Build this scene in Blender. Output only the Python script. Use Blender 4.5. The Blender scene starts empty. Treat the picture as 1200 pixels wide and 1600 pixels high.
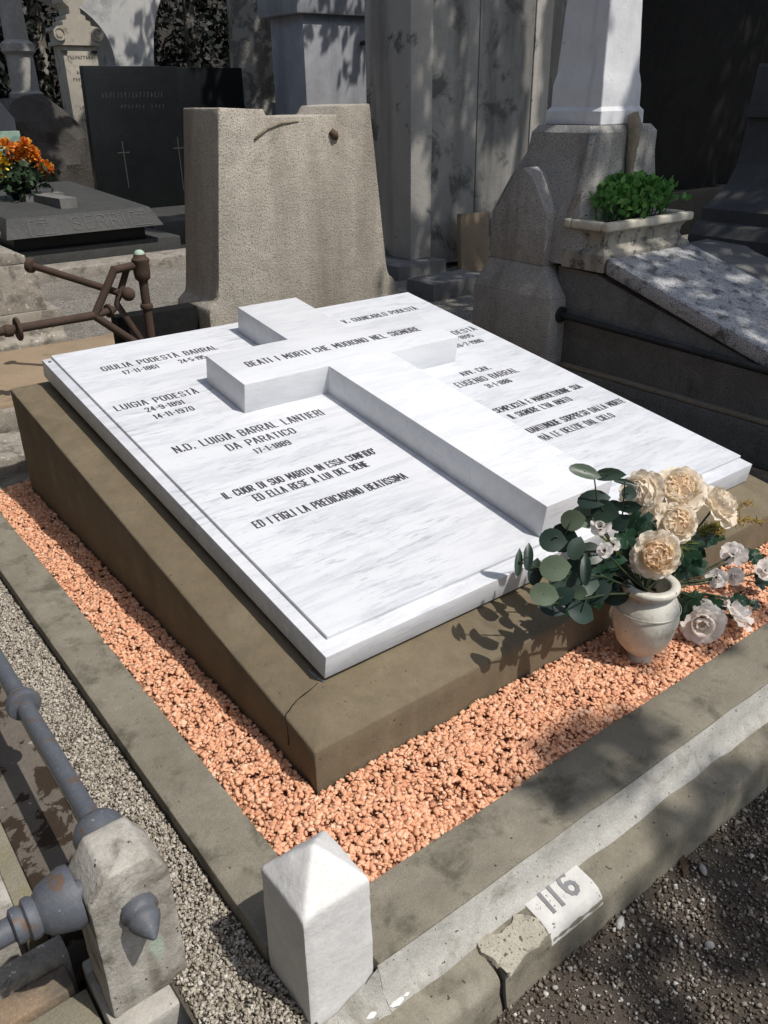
import bpy, bmesh, math, random
import numpy as np
from mathutils import Vector, Matrix, noise as mnoise

random.seed(7)
RNG = np.random.default_rng(11)
SC = bpy.context.scene
COL = SC.collection

# ---------------------------------------------------------------- camera
def cam_axes(yaw, pitch, roll):
    f = Vector((math.sin(yaw)*math.cos(pitch), math.cos(yaw)*math.cos(pitch), -math.sin(pitch)))
    r = Vector((math.cos(yaw), -math.sin(yaw), 0)); u = r.cross(f)
    c, s = math.cos(roll), math.sin(roll)
    return c*r + s*u, -s*r + c*u, f
CAM = Vector((-0.7973, -1.2707, 1.62))
_r, _u, _f = cam_axes(0.6490, 0.4629, -0.0150)
cd = bpy.data.cameras.new('camera'); cam = bpy.data.objects.new('camera', cd); COL.objects.link(cam)
m = Matrix.Identity(4)
for i in range(3):
    m[i][0] = _r[i]; m[i][1] = _u[i]; m[i][2] = -_f[i]; m[i][3] = CAM[i]
cam.matrix_world = m
cd.sensor_fit = 'HORIZONTAL'; cd.sensor_width = 36; cd.lens = 1298.1/1200*36
cd.clip_start = 0.02; cd.clip_end = 500
SC.camera = cam

# ---------------------------------------------------------------- light
SUN = Vector((0.245, -0.595, 1.05)).normalized()          # towards the sun
EL = math.asin(SUN.z); AZ = math.atan2(SUN.x, SUN.y)
w = bpy.data.worlds.new('World'); SC.world = w; w.use_nodes = True
nt = w.node_tree; nt.nodes.clear()
sky = nt.nodes.new('ShaderNodeTexSky'); sky.sky_type = 'NISHITA'; sky.sun_disc = False
sky.sun_elevation = EL; sky.sun_rotation = AZ; sky.air_density = 1.2; sky.dust_density = 2.2; sky.ozone_density = 1.5
bg = nt.nodes.new('ShaderNodeBackground'); bg.inputs[1].default_value = 0.115
out = nt.nodes.new('ShaderNodeOutputWorld')
nt.links.new(sky.outputs[0], bg.inputs[0]); nt.links.new(bg.outputs[0], out.inputs[0])
sl = bpy.data.lights.new('sun', 'SUN'); sl.energy = 3.6; sl.angle = math.radians(0.55); sl.color = (1.0, 0.955, 0.89)
so = bpy.data.objects.new('sun', sl); COL.objects.link(so)
so.rotation_euler = SUN.to_track_quat('Z', 'Y').to_euler(); so.location = (3, -6, 12)
vs = SC.view_settings; vs.view_transform = 'Standard'; vs.look = 'None'; vs.exposure = 0.1; vs.gamma = 1.0
vs.use_curve_mapping = False
SC.cycles.max_bounces = 8

# ---------------------------------------------------------------- node / material helpers
class N:
    def __init__(s, name):
        s.m = bpy.data.materials.new(name); s.m.use_nodes = True
        s.t = s.m.node_tree; s.t.nodes.clear()
        s.out = s.t.nodes.new('ShaderNodeOutputMaterial')
        s.b = s.t.nodes.new('ShaderNodeBsdfPrincipled'); s.t.links.new(s.b.outputs[0], s.out.inputs[0])
        s.tc = s.t.nodes.new('ShaderNodeTexCoord')
    def n(s, typ, **kw):
        x = s.t.nodes.new(typ)
        for k, v in kw.items(): setattr(x, k, v)
        return x
    def l(s, a, b): s.t.links.new(a, b)
    def vec(s, sc=(1, 1, 1), rot=(0, 0, 0)):
        mp = s.n('ShaderNodeMapping'); mp.inputs['Scale'].default_value = sc; mp.inputs['Rotation'].default_value = rot
        s.l(s.tc.outputs['Object'], mp.inputs['Vector']); return mp.outputs[0]
    def noise(s, scale, detail=5, rough=.55, dist=0, v=None):
        x = s.n('ShaderNodeTexNoise'); x.inputs['Scale'].default_value = scale; x.inputs['Detail'].default_value = detail
        x.inputs['Roughness'].default_value = rough; x.inputs['Distortion'].default_value = dist
        s.l(v if v is not None else s.tc.outputs['Object'], x.inputs['Vector']); return x.outputs[0]
    def ramp(s, fac, stops, interp='LINEAR'):
        x = s.n('ShaderNodeValToRGB'); x.color_ramp.interpolation = interp
        e = x.color_ramp.elements
        while len(e) > 1: e.remove(e[-1])
        for i, (p, c) in enumerate(stops):
            c = (c, c, c, 1) if not isinstance(c, (tuple, list)) else (c[0], c[1], c[2], 1)
            if i == 0: e[0].position = p; e[0].color = c
            else:
                k = e.new(p); k.color = c
        s.l(fac, x.inputs[0]); return x.outputs[0]
    def mix(s, fac, a, b, mode='MIX'):
        x = s.n('ShaderNodeMix'); x.data_type = 'RGBA'; x.blend_type = mode; x.clamp_factor = True
        for sock, v in ((x.inputs[0], fac), (x.inputs[6], a), (x.inputs[7], b)):
            if hasattr(v, 'is_linked') or hasattr(v, 'links'): s.l(v, sock)
            elif isinstance(v, (int, float)): sock.default_value = v
            else: sock.default_value = (v[0], v[1], v[2], 1)
        return x.outputs[2]
    def math(s, op, a, b=0.0):
        x = s.n('ShaderNodeMath'); x.operation = op
        for i, v in enumerate((a, b)):
            if hasattr(v, 'links'): s.l(v, x.inputs[i])
            else: x.inputs[i].default_value = v
        return x.outputs[0]
    def bump(s, h, strength, dist, prev=None):
        x = s.n('ShaderNodeBump'); x.inputs['Strength'].default_value = strength; x.inputs['Distance'].default_value = dist
        s.l(h, x.inputs['Height'])
        if prev is not None: s.l(prev, x.inputs['Normal'])
        return x.outputs[0]
    def done(s, col=None, rough=None, nrm=None):
        if col is not None:
            if hasattr(col, 'links'): s.l(col, s.b.inputs['Base Color'])
            else: s.b.inputs['Base Color'].default_value = (*col, 1)
        if rough is not None:
            if hasattr(rough, 'links'): s.l(rough, s.b.inputs['Roughness'])
            else: s.b.inputs['Roughness'].default_value = rough
        if nrm is not None: s.l(nrm, s.b.inputs['Normal'])
        return s.m

def stone(name, a, b, scale=5, grain=0.0, gscale=220, dark=None, dark_amt=.35, light=None, light_amt=.3,
          stain=None, streak=None, rough=.85, bump=.35, bscale=90, bdist=.004, mid=.25, spec=.3, pores=None):
    q = N(name)
    c = q.mix(q.ramp(q.noise(scale, 8, .62), [(.32, 0), (.68, 1)]), a, b)
    c = q.mix(q.ramp(q.noise(scale*4.7, 6, .65), [(.35, 0), (.75, .6)]), c, tuple(x*.72 for x in a))
    g = q.noise(gscale, 3, .7)
    if grain: c = q.mix(1.0, c, q.ramp(g, [(.25, 1-grain), (.75, 1+grain)]), 'MULTIPLY')
    if dark: c = q.mix(q.ramp(q.noise(gscale*.8, 2, .6), [(.5+.5*(1-dark_amt)*.35, 0), (.56+.5*(1-dark_amt)*.35, 1)]), c, dark)
    if light: c = q.mix(q.ramp(q.noise(gscale*1.13, 2, .6), [(.5+.5*(1-light_amt)*.35, 0), (.56+.5*(1-light_amt)*.35, 1)]), c, light)
    if pores: c = q.mix(q.ramp(q.noise(pores[1], 2, .5), [(pores[2], 0), (pores[2]+.03, 1)]), c, pores[0])
    if streak:
        v = q.vec((streak[1], streak[1], streak[1]*.09))
        c = q.mix(q.math('MULTIPLY', q.ramp(q.noise(1.0, 6, .6, .3, v), [(streak[2], 0), (streak[2]+.18, 1)]), streak[3]), c, streak[0])
    if stain:
        sm = q.math('MULTIPLY', q.ramp(q.noise(stain[1], 9, .68, .4), [(stain[2], 0), (stain[2]+stain[3], 1)]), stain[4])
        c = q.mix(sm, c, stain[0])
    nr = q.bump(q.noise(bscale*.16, 5, .6), mid, bdist*3)
    nr = q.bump(q.noise(bscale, 5, .7), bump, bdist, nr)
    q.b.inputs['Specular IOR Level'].default_value = spec
    return q.done(c, rough, nr)

def simple(name, col, rough=.6, metal=0.0, spec=.4, var=.15, scale=20, bump=0.0, bscale=150):
    q = N(name)
    c = q.mix(q.ramp(q.noise(scale, 6, .6), [(.3, 0), (.7, 1)]), tuple(x*(1-var) for x in col), tuple(min(1, x*(1+var)) for x in col))
    q.b.inputs['Metallic'].default_value = metal; q.b.inputs['Specular IOR Level'].default_value = spec
    nr = q.bump(q.noise(bscale, 4, .6), bump, .002) if bump else None
    return q.done(c, rough, nr)

def chips_mat(name, stops, rough=.9):
    q = N(name)
    g = q.n('ShaderNodeNewGeometry')
    c = q.ramp(g.outputs['Random Per Island'], stops)
    c = q.mix(1.0, c, q.ramp(q.noise(260, 3, .6), [(.3, .82), (.7, 1.12)]), 'MULTIPLY')
    q.b.inputs['Specular IOR Level'].default_value = .25
    return q.done(c, rough, q.bump(q.noise(420, 3, .6), .25, .002))

def leaf_mat(name, stops, rough=.5, trans=.25, spec=.4):
    q = N(name)
    g = q.n('ShaderNodeNewGeometry'); oi = q.n('ShaderNodeObjectInfo')
    f = q.math('FRACT', q.math('ADD', g.outputs['Random Per Island'], oi.outputs['Random']))
    c = q.ramp(f, stops)
    c = q.mix(1.0, c, q.ramp(q.noise(45, 5, .6), [(.3, .75), (.7, 1.2)]), 'MULTIPLY')
    q.b.inputs['Specular IOR Level'].default_value = spec
    q.done(c, rough)
    tr = q.n('ShaderNodeBsdfTranslucent'); q.l(c, tr.inputs[0])
    mx = q.n('ShaderNodeMixShader'); mx.inputs[0].default_value = trans
    q.l(q.b.outputs[0], mx.inputs[1]); q.l(tr.outputs[0], mx.inputs[2]); q.l(mx.outputs[0], q.out.inputs[0])
    return q.m

def marble_mat(name, base=(.665, .68, .71), vein=(.27, .295, .34), amt=.52, dirt=0.0, rough=.42):
    q = N(name)
    v = q.vec((1.6, 9.0, 9.0), (0, 0, math.radians(-20)))
    n1 = q.noise(1.7, 9, .66, .5, v)
    f = q.math('MULTIPLY', q.ramp(n1, [(.47, 0), (.575, .55), (.60, .2), (.72, 0)]), amt)
    v2 = q.vec((4.5, 34.0, 34.0), (0, 0, math.radians(-24)))
    f2 = q.math('MULTIPLY', q.ramp(q.noise(2.2, 9, .74, .3, v2), [(.53, 0), (.63, 1)]), amt*1.25)
    f2 = q.math('MULTIPLY', f2, q.ramp(q.noise(2.6, 3, .5), [(.42, 0), (.6, 1)]))
    c = q.mix(f, base, vein); c = q.mix(f2, c, vein)
    c = q.mix(q.ramp(q.noise(5, 6, .6), [(.35, 0), (.8, .35)]), c, tuple(x*.86 for x in base))
    c = q.mix(q.ramp(q.noise(140, 2, .5), [(.70, 0), (.74, .6)]), c, tuple(x*.5 for x in base))
    if dirt:
        c = q.mix(q.math('MULTIPLY', q.ramp(q.noise(8, 9, .7), [(.45, 0), (.62, 1)]), dirt), c, (.10, .095, .08))
    q.b.inputs['Specular IOR Level'].default_value = .35
    return q.done(c, q.ramp(q.noise(40, 4, .6), [(.3, rough-.08), (.7, rough+.1)]), q.bump(q.noise(180, 3, .6), .08, .002))

# ---------------------------------------------------------------- geometry helpers
def box(bm, x0, x1, y0, y1, z0, z1):
    v = [bm.verts.new(p) for p in ((x0,y0,z0),(x1,y0,z0),(x1,y1,z0),(x0,y1,z0),(x0,y0,z1),(x1,y0,z1),(x1,y1,z1),(x0,y1,z1))]
    for f in ((3,2,1,0),(4,5,6,7),(0,1,5,4),(1,2,6,5),(2,3,7,6),(3,0,4,7)): bm.faces.new([v[i] for i in f])
    return v

def hexa(bm, lo, hi):
    v = [bm.verts.new(p) for p in list(lo)+list(hi)]
    n = len(lo)
    bm.faces.new(v[:n][::-1]); bm.faces.new(v[n:])
    for i in range(n):
        j = (i+1) % n; bm.faces.new((v[i], v[j], v[n+j], v[n+i]))

def prism(bm, pts, axis, a, b):
    def p3(u, v, t):
        return {'X': (t, u, v), 'Y': (u, t, v), 'Z': (u, v, t)}[axis]
    A = [bm.verts.new(p3(u, v, a)) for u, v in pts]; B = [bm.verts.new(p3(u, v, b)) for u, v in pts]
    n = len(pts); bm.faces.new(A); bm.faces.new(B[::-1])
    for i in range(n):
        j = (i+1) % n; bm.faces.new((A[j], A[i], B[i], B[j]))

def frame(d):
    d = Vector(d).normalized(); a = Vector((0, 0, 1)) if abs(d.z) < .9 else Vector((1, 0, 0))
    x = a.cross(d).normalized(); return x, d.cross(x), d

def lathe(bm, prof, o, axis=(0, 0, 1), seg=32, cap=True):
    x, y, d = frame(axis); o = Vector(o); rings = []
    for r, t in prof:
        rings.append([bm.verts.new(o + d*t + (x*math.cos(6.28318*k/seg) + y*math.sin(6.28318*k/seg))*max(r, 1e-4)) for k in range(seg)])
    for A, B in zip(rings, rings[1:]):
        for k in range(seg):
            j = (k+1) % seg; bm.faces.new((A[k], A[j], B[j], B[k]))
    if cap:
        bm.faces.new(rings[0][::-1]); bm.faces.new(rings[-1])

def tube(bm, pts, r, seg=10, cap=True):
    pts = [Vector(p) for p in pts]; rs = r if isinstance(r, (list, tuple)) else [r]*len(pts)
    rings = []; x = None
    for i, p in enumerate(pts):
        d = (pts[min(i+1, len(pts)-1)] - pts[max(i-1, 0)]).normalized()
        if x is None: x, y, _ = frame(d)
        else:
            x = (x - d*x.dot(d)).normalized(); y = d.cross(x)
        rings.append([bm.verts.new(p + (x*math.cos(6.28318*k/seg) + y*math.sin(6.28318*k/seg))*rs[i]) for k in range(seg)])
    for A, B in zip(rings, rings[1:]):
        for k in range(seg):
            j = (k+1) % seg; bm.faces.new((A[k], A[j], B[j], B[k]))
    if cap: bm.faces.new(rings[0][::-1]); bm.faces.new(rings[-1])

def bevel(bm, off, seg=2, ang=25):
    bm.normal_update()
    es = [e for e in bm.edges if len(e.link_faces) == 2 and e.calc_face_angle(0) > math.radians(ang)]
    bmesh.ops.bevel(bm, geom=es, offset=off, segments=seg, affect='EDGES', profile=.5, clamp_overlap=True)

def subdiv_noise(bm, cell, amp, freq=14, levels=5):
    for _ in range(levels):
        es = [e for e in bm.edges if e.calc_length() > cell]
        if not es: break
        bmesh.ops.subdivide_edges(bm, edges=es, cuts=1, use_grid_fill=True)
    bmesh.ops.triangulate(bm, faces=[f for f in bm.faces if len(f.verts) > 4])
    bm.normal_update()
    for v in bm.verts:
        k = mnoise.noise(v.co*freq)*.6 + mnoise.noise(v.co*freq*3.1)*.4
        v.co += v.normal*k*amp

def obj(name, bm, mat, parent=None, loc=None, smooth=None, kind=None):
    """bm vertices are world coordinates; loc = origin of the object (or of its parent)"""
    o_loc = Vector(loc) if loc is not None else (Vector(parent['_o']) if parent is not None else Vector((0, 0, 0)))
    bmesh.ops.recalc_face_normals(bm, faces=bm.faces)
    if o_loc.length > 0: bmesh.ops.translate(bm, verts=bm.verts, vec=-o_loc)
    me = bpy.data.meshes.new(name); bm.to_mesh(me); bm.free()
    if smooth:
        me.polygons.foreach_set('use_smooth', [True]*len(me.polygons))
        if smooth != 'all': me.set_sharp_from_angle(angle=math.radians(smooth))
    o = bpy.data.objects.new(name, me); COL.objects.link(o); me.materials.append(mat)
    if parent is not None:
        o.parent = parent
        o.location = o_loc - Vector(parent['_o'])
    else: o.location = o_loc
    o['_o'] = tuple(o_loc)
    if kind: o['kind'] = kind
    return o

def thing(name, label, cat, loc, group=None):
    o = bpy.data.objects.new(name, None); COL.objects.link(o); o.location = loc
    o.empty_display_size = .05; o['_o'] = tuple(loc)
    o['label'] = label; o['category'] = cat
    if group: o['group'] = group
    return o
def tag(o, label, cat, group=None):
    o['label'] = label; o['category'] = cat
    if group: o['group'] = group
    return o
def BM(): return bmesh.new()
def pbox(name, mat, parent, x0, x1, y0, y1, z0, z1, bev=.004, rough=None, **kw):
    b = BM(); box(b, x0, x1, y0, y1, z0, z1)
    if bev: bevel(b, bev)
    if rough: subdiv_noise(b, *rough)
    return obj(name, b, mat, parent, smooth=35 if (bev or rough) else None, **kw)

def mesh_np(name, V, F, mat, parent=None, kind=None, smooth=False):
    me = bpy.data.meshes.new(name)
    V = np.asarray(V, dtype=np.float32); F = np.asarray(F, dtype=np.int32)
    k = F.shape[1]
    me.vertices.add(len(V)); me.vertices.foreach_set('co', V.ravel())
    me.loops.add(F.size); me.loops.foreach_set('vertex_index', F.ravel())
    me.polygons.add(len(F)); me.polygons.foreach_set('loop_start', np.arange(0, F.size, k, dtype=np.int32))
    me.polygons.foreach_set('loop_total', np.full(len(F), k, dtype=np.int32))
    me.update(calc_edges=True); me.validate()
    o = bpy.data.objects.new(name, me); COL.objects.link(o); me.materials.append(mat)
    o['_o'] = (0, 0, 0)
    if parent is not None:
        o.parent = parent; o.location = -Vector(parent['_o'])
    if kind: o['kind'] = kind
    return o

CUBE_V = np.array([(-1,-1,-1),(1,-1,-1),(1,1,-1),(-1,1,-1),(-1,-1,1),(1,-1,1),(1,1,1),(-1,1,1)], float)
CUBE_F = np.array([(3,2,1,0),(4,5,6,7),(0,1,5,4),(1,2,6,5),(2,3,7,6),(3,0,4,7)])
def rand_rot(n, tilt=None):
    q = RNG.normal(size=(n, 4)); q /= np.linalg.norm(q, axis=1)[:, None]
    w_, x, y, z = q.T
    return np.stack([1-2*(y*y+z*z), 2*(x*y-z*w_), 2*(x*z+y*w_), 2*(x*y+z*w_), 1-2*(x*x+z*z), 2*(y*z-x*w_),
                     2*(x*z-y*w_), 2*(y*z+x*w_), 1-2*(x*x+y*y)], 1).reshape(n, 3, 3)
def scatter_chips(name, P, smin, smax, mat, flat=.6, kind='stuff', power=1.6, parent=None, tilt=None):
    n = len(P)
    s = smin + (smax-smin)*RNG.random(n)**power
    base = CUBE_V[None]*(1+.0*RNG.random((n, 1, 1))) + RNG.uniform(-.38, .38, (n, 8, 3))
    base[:, 4:, :2] *= RNG.uniform(.45, .95, (n, 1, 1))
    ax = np.stack([np.ones(n), RNG.uniform(.6, 1.0, n), RNG.uniform(flat*.6, flat*1.2, n)], 1)
    V = base*ax[:, None, :]*(s*.5)[:, None, None]
    if tilt is None: R = rand_rot(n)
    else:
        ya = RNG.uniform(0, 6.2832, n); ta = RNG.normal(0, tilt, n); tb = RNG.normal(0, tilt, n)
        cz, sz, c1, s1, c2, s2 = np.cos(ya), np.sin(ya), np.cos(ta), np.sin(ta), np.cos(tb), np.sin(tb); o1, z0 = np.ones(n), np.zeros(n)
        mk = lambda *r: np.stack(r, 1).reshape(n, 3, 3)
        R = mk(cz, -sz, z0, sz, cz, z0, z0, z0, o1) @ mk(o1, z0, z0, z0, c1, -s1, z0, s1, c1) @ mk(c2, z0, s2, z0, o1, z0, -s2, z0, c2)
    V = np.einsum('nij,nkj->nki', R, V) + P[:, None, :]
    F = (CUBE_F[None] + (np.arange(n)*8)[:, None, None]).reshape(-1, 4)
    return mesh_np(name, V.reshape(-1, 3), F, mat, kind=kind, parent=parent)

def leaf_cloud(P, s, aspect=.62, up=.35):
    n = len(P); R = rand_rot(n)
    base = np.array([(-1, 0, 0), (0, -aspect, .12), (1, 0, 0), (0, aspect, .12)], float)
    V = np.einsum('nij,kj->nki', R, base)*(np.asarray(s)*.5)[:, None, None] + P[:, None, :]
    F = (np.arange(n)*4)[:, None] + np.arange(4)[None]
    return V.reshape(-1, 3), F

# ---------------------------------------------------------------- stroke lettering
def _o(x0=0, x1=1, y0=0, y1=1, c=.14):
    w_ = (x1-x0); k = .32*w_
    return [(x0, y0+c), (x0+k, y0), (x1-k, y0), (x1, y0+c), (x1, y1-c), (x1-k, y1), (x0+k, y1), (x0, y1-c), (x0, y0+c)]
GL = {
 'A': (1, [[(0, 0), (.42, 1), (.58, 1), (1, 0)], [(.17, .34), (.83, .34)]]),
 'B': (1, [[(0, 0), (0, 1), (.7, 1), (1, .88), (1, .64), (.72, .53), (0, .53)], [(.72, .53), (1, .42), (1, .12), (.7, 0), (0, 0)]]),
 'C': (1, [[(1, .78), (1, .87), (.7, 1), (.3, 1), (0, .87), (0, .13), (.3, 0), (.7, 0), (1, .13), (1, .22)]]),
 'D': (1, [[(0, 0), (0, 1), (.65, 1), (1, .85), (1, .15), (.65, 0), (0, 0)]]),
 'E': (.85, [[(1, 1), (0, 1), (0, 0), (1, 0)], [(0, .53), (.8, .53)]]),
 'F': (.85, [[(1, 1), (0, 1), (0, 0)], [(0, .53), (.8, .53)]]),
 'G': (1, [[(1, .8), (1, .87), (.7, 1), (.3, 1), (0, .87), (0, .13), (.3, 0), (.7, 0), (1, .13), (1, .48), (.55, .48)]]),
 'H': (1, [[(0, 0), (0, 1)], [(1, 0), (1, 1)], [(0, .53), (1, .53)]]),
 'I': (.12, [[(.5, 0), (.5, 1)]]),
 'L': (.85, [[(0, 1), (0, 0), (1, 0)]]),
 'M': (1.25, [[(0, 0), (0, 1), (.5, .35), (1, 1), (1, 0)]]),
 'N': (1.05, [[(0, 0), (0, 1), (1, 0), (1, 1)]]),
 'O': (1, [_o()]),
 'P': (1, [[(0, 0), (0, 1), (.7, 1), (1, .87), (1, .58), (.7, .45), (0, .45)]]),
 'Q': (1, [_o(), [(.6, .2), (1.05, -.06)]]),
 'R': (1, [[(0, 0), (0, 1), (.7, 1), (1, .88), (1, .62), (.7, .5), (0, .5)], [(.6, .5), (1, 0)]]),
 'S': (1, [[(1, .78), (1, .88), (.7, 1), (.3, 1), (0, .88), (0, .68), (.25, .56), (.75, .45), (1, .32), (1, .13), (.7, 0), (.3, 0), (0, .13), (0, .22)]]),
 'T': (.95, [[(0, 1), (1, 1)], [(.5, 1), (.5, 0)]]),
 'U': (1, [[(0, 1), (0, .13), (.3, 0), (.7, 0), (1, .13), (1, 1)]]),
 'V': (1, [[(0, 1), (.45, 0), (.55, 0), (1, 1)]]),
 'Z': (.95, [[(0, 1), (1, 1), (0, 0), (1, 0)]]),
 '0': (.9, [_o()]),
 '1': (.35, [[(0, .82), (.7, 1), (.7, 0)]]),
 '2': (.9, [[(0, .8), (0, .87), (.3, 1), (.7, 1), (1, .87), (1, .65), (0, 0), (1, 0)]]),
 '3': (.9, [[(0, .87), (.3, 1), (.7, 1), (1, .87), (1, .63), (.7, .53), (.35, .53)], [(.7, .53), (1, .42), (1, .13), (.7, 0), (.3, 0), (0, .13)]]),
 '4': (.9, [[(.75, 0), (.75, 1), (0, .3), (1, .3)]]),
 '5': (.9, [[(1, 1), (0, 1), (0, .55), (.7, .58), (1, .45), (1, .13), (.7, 0), (.3, 0), (0, .13)]]),
 '6': (.9, [[(1, .85), (.7, 1), (.3, 1), (0, .87), (0, .13), (.3, 0), (.7, 0), (1, .13), (1, .42), (.7, .55), (.3, .55), (0, .42)]]),
 '7': (.9, [[(0, 1), (1, 1), (.35, 0)]]),
 '8': (.9, [_o(0, 1, .53, 1, .1), _o(0, 1, 0, .53, .1)]),
 '9': (.9, [[(0, .15), (.3, 0), (.7, 0), (1, .13), (1, .87), (.7, 1), (.3, 1), (0, .87), (0, .58), (.3, .45), (.7, .45), (1, .58)]]),
 '-': (.5, [[(0, .48), (1, .48)]]),
 '.': (.1, [[(.5, 0), (.5, .12)]]),
 "'": (.1, [[(.5, .78), (.5, 1.05)]]),
 '`': (.3, [[(0, 1.28), (.9, 1.1)]]),
 ' ': (.75, []),
}
def text_strokes(txt, x0, x1, h, gap=.42, cw=None, cell=.5):
    """strokes in line coordinates; text runs from x0 to x1; if x1 is None the cell width cw is used"""
    seq = []; x = 0.0
    for ch in txt:
        if ch == '`':
            seq.append((ch, x-gap-.75)); continue
        wd = GL[ch][0]; seq.append((ch, x)); x += wd + gap
    tot = x - gap
    sc = (x1-x0)/tot if x1 is not None else cw
    res = [[]]
    for ch, xx in seq:
        if ch == ' ': res.append([]); continue
        wd, st = GL[ch]
        for s in st: res[-1].append([(x0+(xx+px*wd)*sc, py*h) for px, py in s])
    return res
_lift = [0]
def ribbon(bm, pts, tv, th, fn, depth=.0009):
    """flat stroke: wide where it runs upright (tv), thin where it runs across (th); fn maps (x,y,lift) to 3D"""
    for (ax, ay), (bx, by) in zip(pts, pts[1:]):
        dx, dy = bx-ax, by-ay; L = math.hypot(dx, dy)
        if L < 1e-7: continue
        ux, uy = dx/L, dy/L
        t = (tv*abs(uy) + th*abs(ux))/max(1e-6, (abs(ux)+abs(uy)))
        e = t*.32
        ax2, ay2, bx2, by2 = ax-ux*e, ay-uy*e, bx+ux*e, by+uy*e
        nx, ny = -uy*t/2, ux*t/2
        _lift[0] = (_lift[0]+1) % 7
        d = depth + _lift[0]*.00005
        q = [(ax2+nx, ay2+ny), (bx2+nx, by2+ny), (bx2-nx, by2-ny), (ax2-nx, ay2-ny)]
        lo = [fn(px, py, -.0004) for px, py in q]; hi = [fn(px, py, d) for px, py in q]
        hexa(bm, lo, hi)

# ---------------------------------------------------------------- materials
M = {}
M['marble'] = marble_mat('white_marble')
M['cross_marble'] = marble_mat('cross_marble', base=(.70, .715, .74), amt=.28)
M['plinth'] = stone('brown_cement', (.150, .119, .076), (.195, .158, .104), 3.5, grain=.22, gscale=400, pores=((.05, .04, .026), 95, .715), streak=((.10, .086, .060), 9, .54, .55), stain=((.225, .19, .135), 5.5, .56, .16, .55), bump=.5, bscale=230, bdist=.002, rough=.9)
M['kerb'] = stone('grey_cement', (.195, .178, .136), (.265, .243, .192), 4, grain=.3, gscale=420, stain=((.085, .080, .058), 10, .515, .13, .8), pores=((.05, .046, .034), 110, .71), bump=.5, bscale=200, bdist=.003, rough=.92)
M['mortar'] = stone('pale_mortar', (.38, .37, .335), (.50, .49, .455), 7, grain=.25, gscale=350, stain=((.19, .175, .135), 9, .52, .14, .75), pores=((.09, .08, .06), 120, .68), bump=.5, bscale=160, bdist=.004)
M['lower_kerb'] = stone('worn_kerb_stone', (.19, .17, .125), (.31, .285, .23), 3.6, grain=.25, gscale=380, stain=((.075, .068, .048), 5, .52, .14, .75), pores=((.05, .045, .03), 75, .69), bump=.5, bscale=150, bdist=.004)
M['patch'] = stone('cream_mortar_patch', (.50, .465, .38), (.36, .33, .27), 26, grain=.25, gscale=300, pores=((.12, .1, .07), 130, .62), bump=.9, bscale=110, bdist=.006)
M['plaque'] = stone('white_plaque', (.66, .65, .62), (.56, .55, .52), 14, stain=((.10, .09, .075), 55, .61, .03, .9), bump=.2)
M['paint'] = stone('white_painted_stone', (.75, .745, .73), (.67, .665, .65), 9, grain=.06, gscale=150, stain=((.42, .40, .36), 14, .62, .10, .5), bump=.35, bscale=45, bdist=.005, rough=.6)
M['letter'] = simple('dark_lead_lettering', (.046, .046, .050), .6)
M['numeral'] = simple('grey_numeral', (.20, .20, .205), .6)
M['red_chips'] = chips_mat('terracotta_chips', [(0, (.60, .29, .17)), (.25, (.72, .375, .225)), (.8, (.79, .44, .275)), (1, (.82, .55, .38))])
M['red_bed'] = stone('terracotta_bed', (.58, .29, .17), (.46, .21, .12), 60, bump=1, bscale=120, bdist=.01)
M['grey_chips'] = chips_mat('grey_gravel', [(0, (.20, .17, .13)), (.3, (.33, .29, .235)), (.75, (.44, .40, .335)), (1, (.58, .55, .49))])
M['grey_bed'] = stone('grey_gravel_bed', (.16, .14, .11), (.10, .09, .07), 70, bump=1, bscale=140, bdist=.01)
M['path_chips'] = chips_mat('path_grit', [(0, (.085, .066, .050)), (.45, (.155, .128, .10)), (.8, (.27, .24, .205)), (.95, (.42, .40, .365)), (1, (.62, .61, .58))])
M['path_soil'] = stone('dark_path_soil', (.078, .062, .049), (.11, .09, .07), 5, grain=.4, gscale=300, light=(.24, .22, .19), light_amt=.1, bump=1, bscale=160, bdist=.006)
M['ground'] = stone('cemetery_ground', (.22, .20, .17), (.31, .285, .245), 2.2, grain=.5, gscale=75, dark=(.07, .06, .05), dark_amt=.6, light=(.50, .48, .44), light_amt=.5, stain=((.12, .11, .085), 2.2, .5, .16, .7), bump=1, bscale=55, bdist=.02)
M['granite_tan'] = stone('bush_hammered_granite', (.44, .40, .335), (.54, .495, .42), 2.5, grain=.4, gscale=230, dark=(.13, .11, .09), dark_amt=.6, light=(.66, .58, .48), light_amt=.3, streak=((.20, .17, .135), 1.9, .48, .75), bump=1.0, bscale=95, bdist=.006)
M['granite_grey'] = stone('grey_granite', (.34, .325, .30), (.45, .43, .40), 3, grain=.4, gscale=260, dark=(.055, .052, .05), dark_amt=.6, light=(.40, .39, .37), light_amt=.45, streak=((.07, .065, .058), 3, .55, .7), bump=.8, bscale=120, bdist=.004)
M['granite_dark'] = stone('dark_granite', (.17, .167, .16), (.23, .225, .215), 3, grain=.35, gscale=260, dark=(.03, .03, .03), dark_amt=.55, light=(.19, .185, .18), light_amt=.3, stain=((.05, .045, .038), 3, .52, .15, .6), bump=.5, bscale=150, bdist=.003)
M['granite_deep'] = stone('deep_grey_granite', (.070, .069, .067), (.10, .098, .094), 3, grain=.35, gscale=260, light=(.16, .155, .15), light_amt=.3, bump=.5, bscale=150, bdist=.003)
M['granite_polish'] = stone('polished_grey_granite', (.052, .053, .051), (.072, .072, .069), 4, grain=.3, gscale=160, dark=(.035, .035, .035), dark_amt=.4, light=(.19, .19, .18), light_amt=.3, rough=.6, bump=.1, spec=.2)
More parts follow.
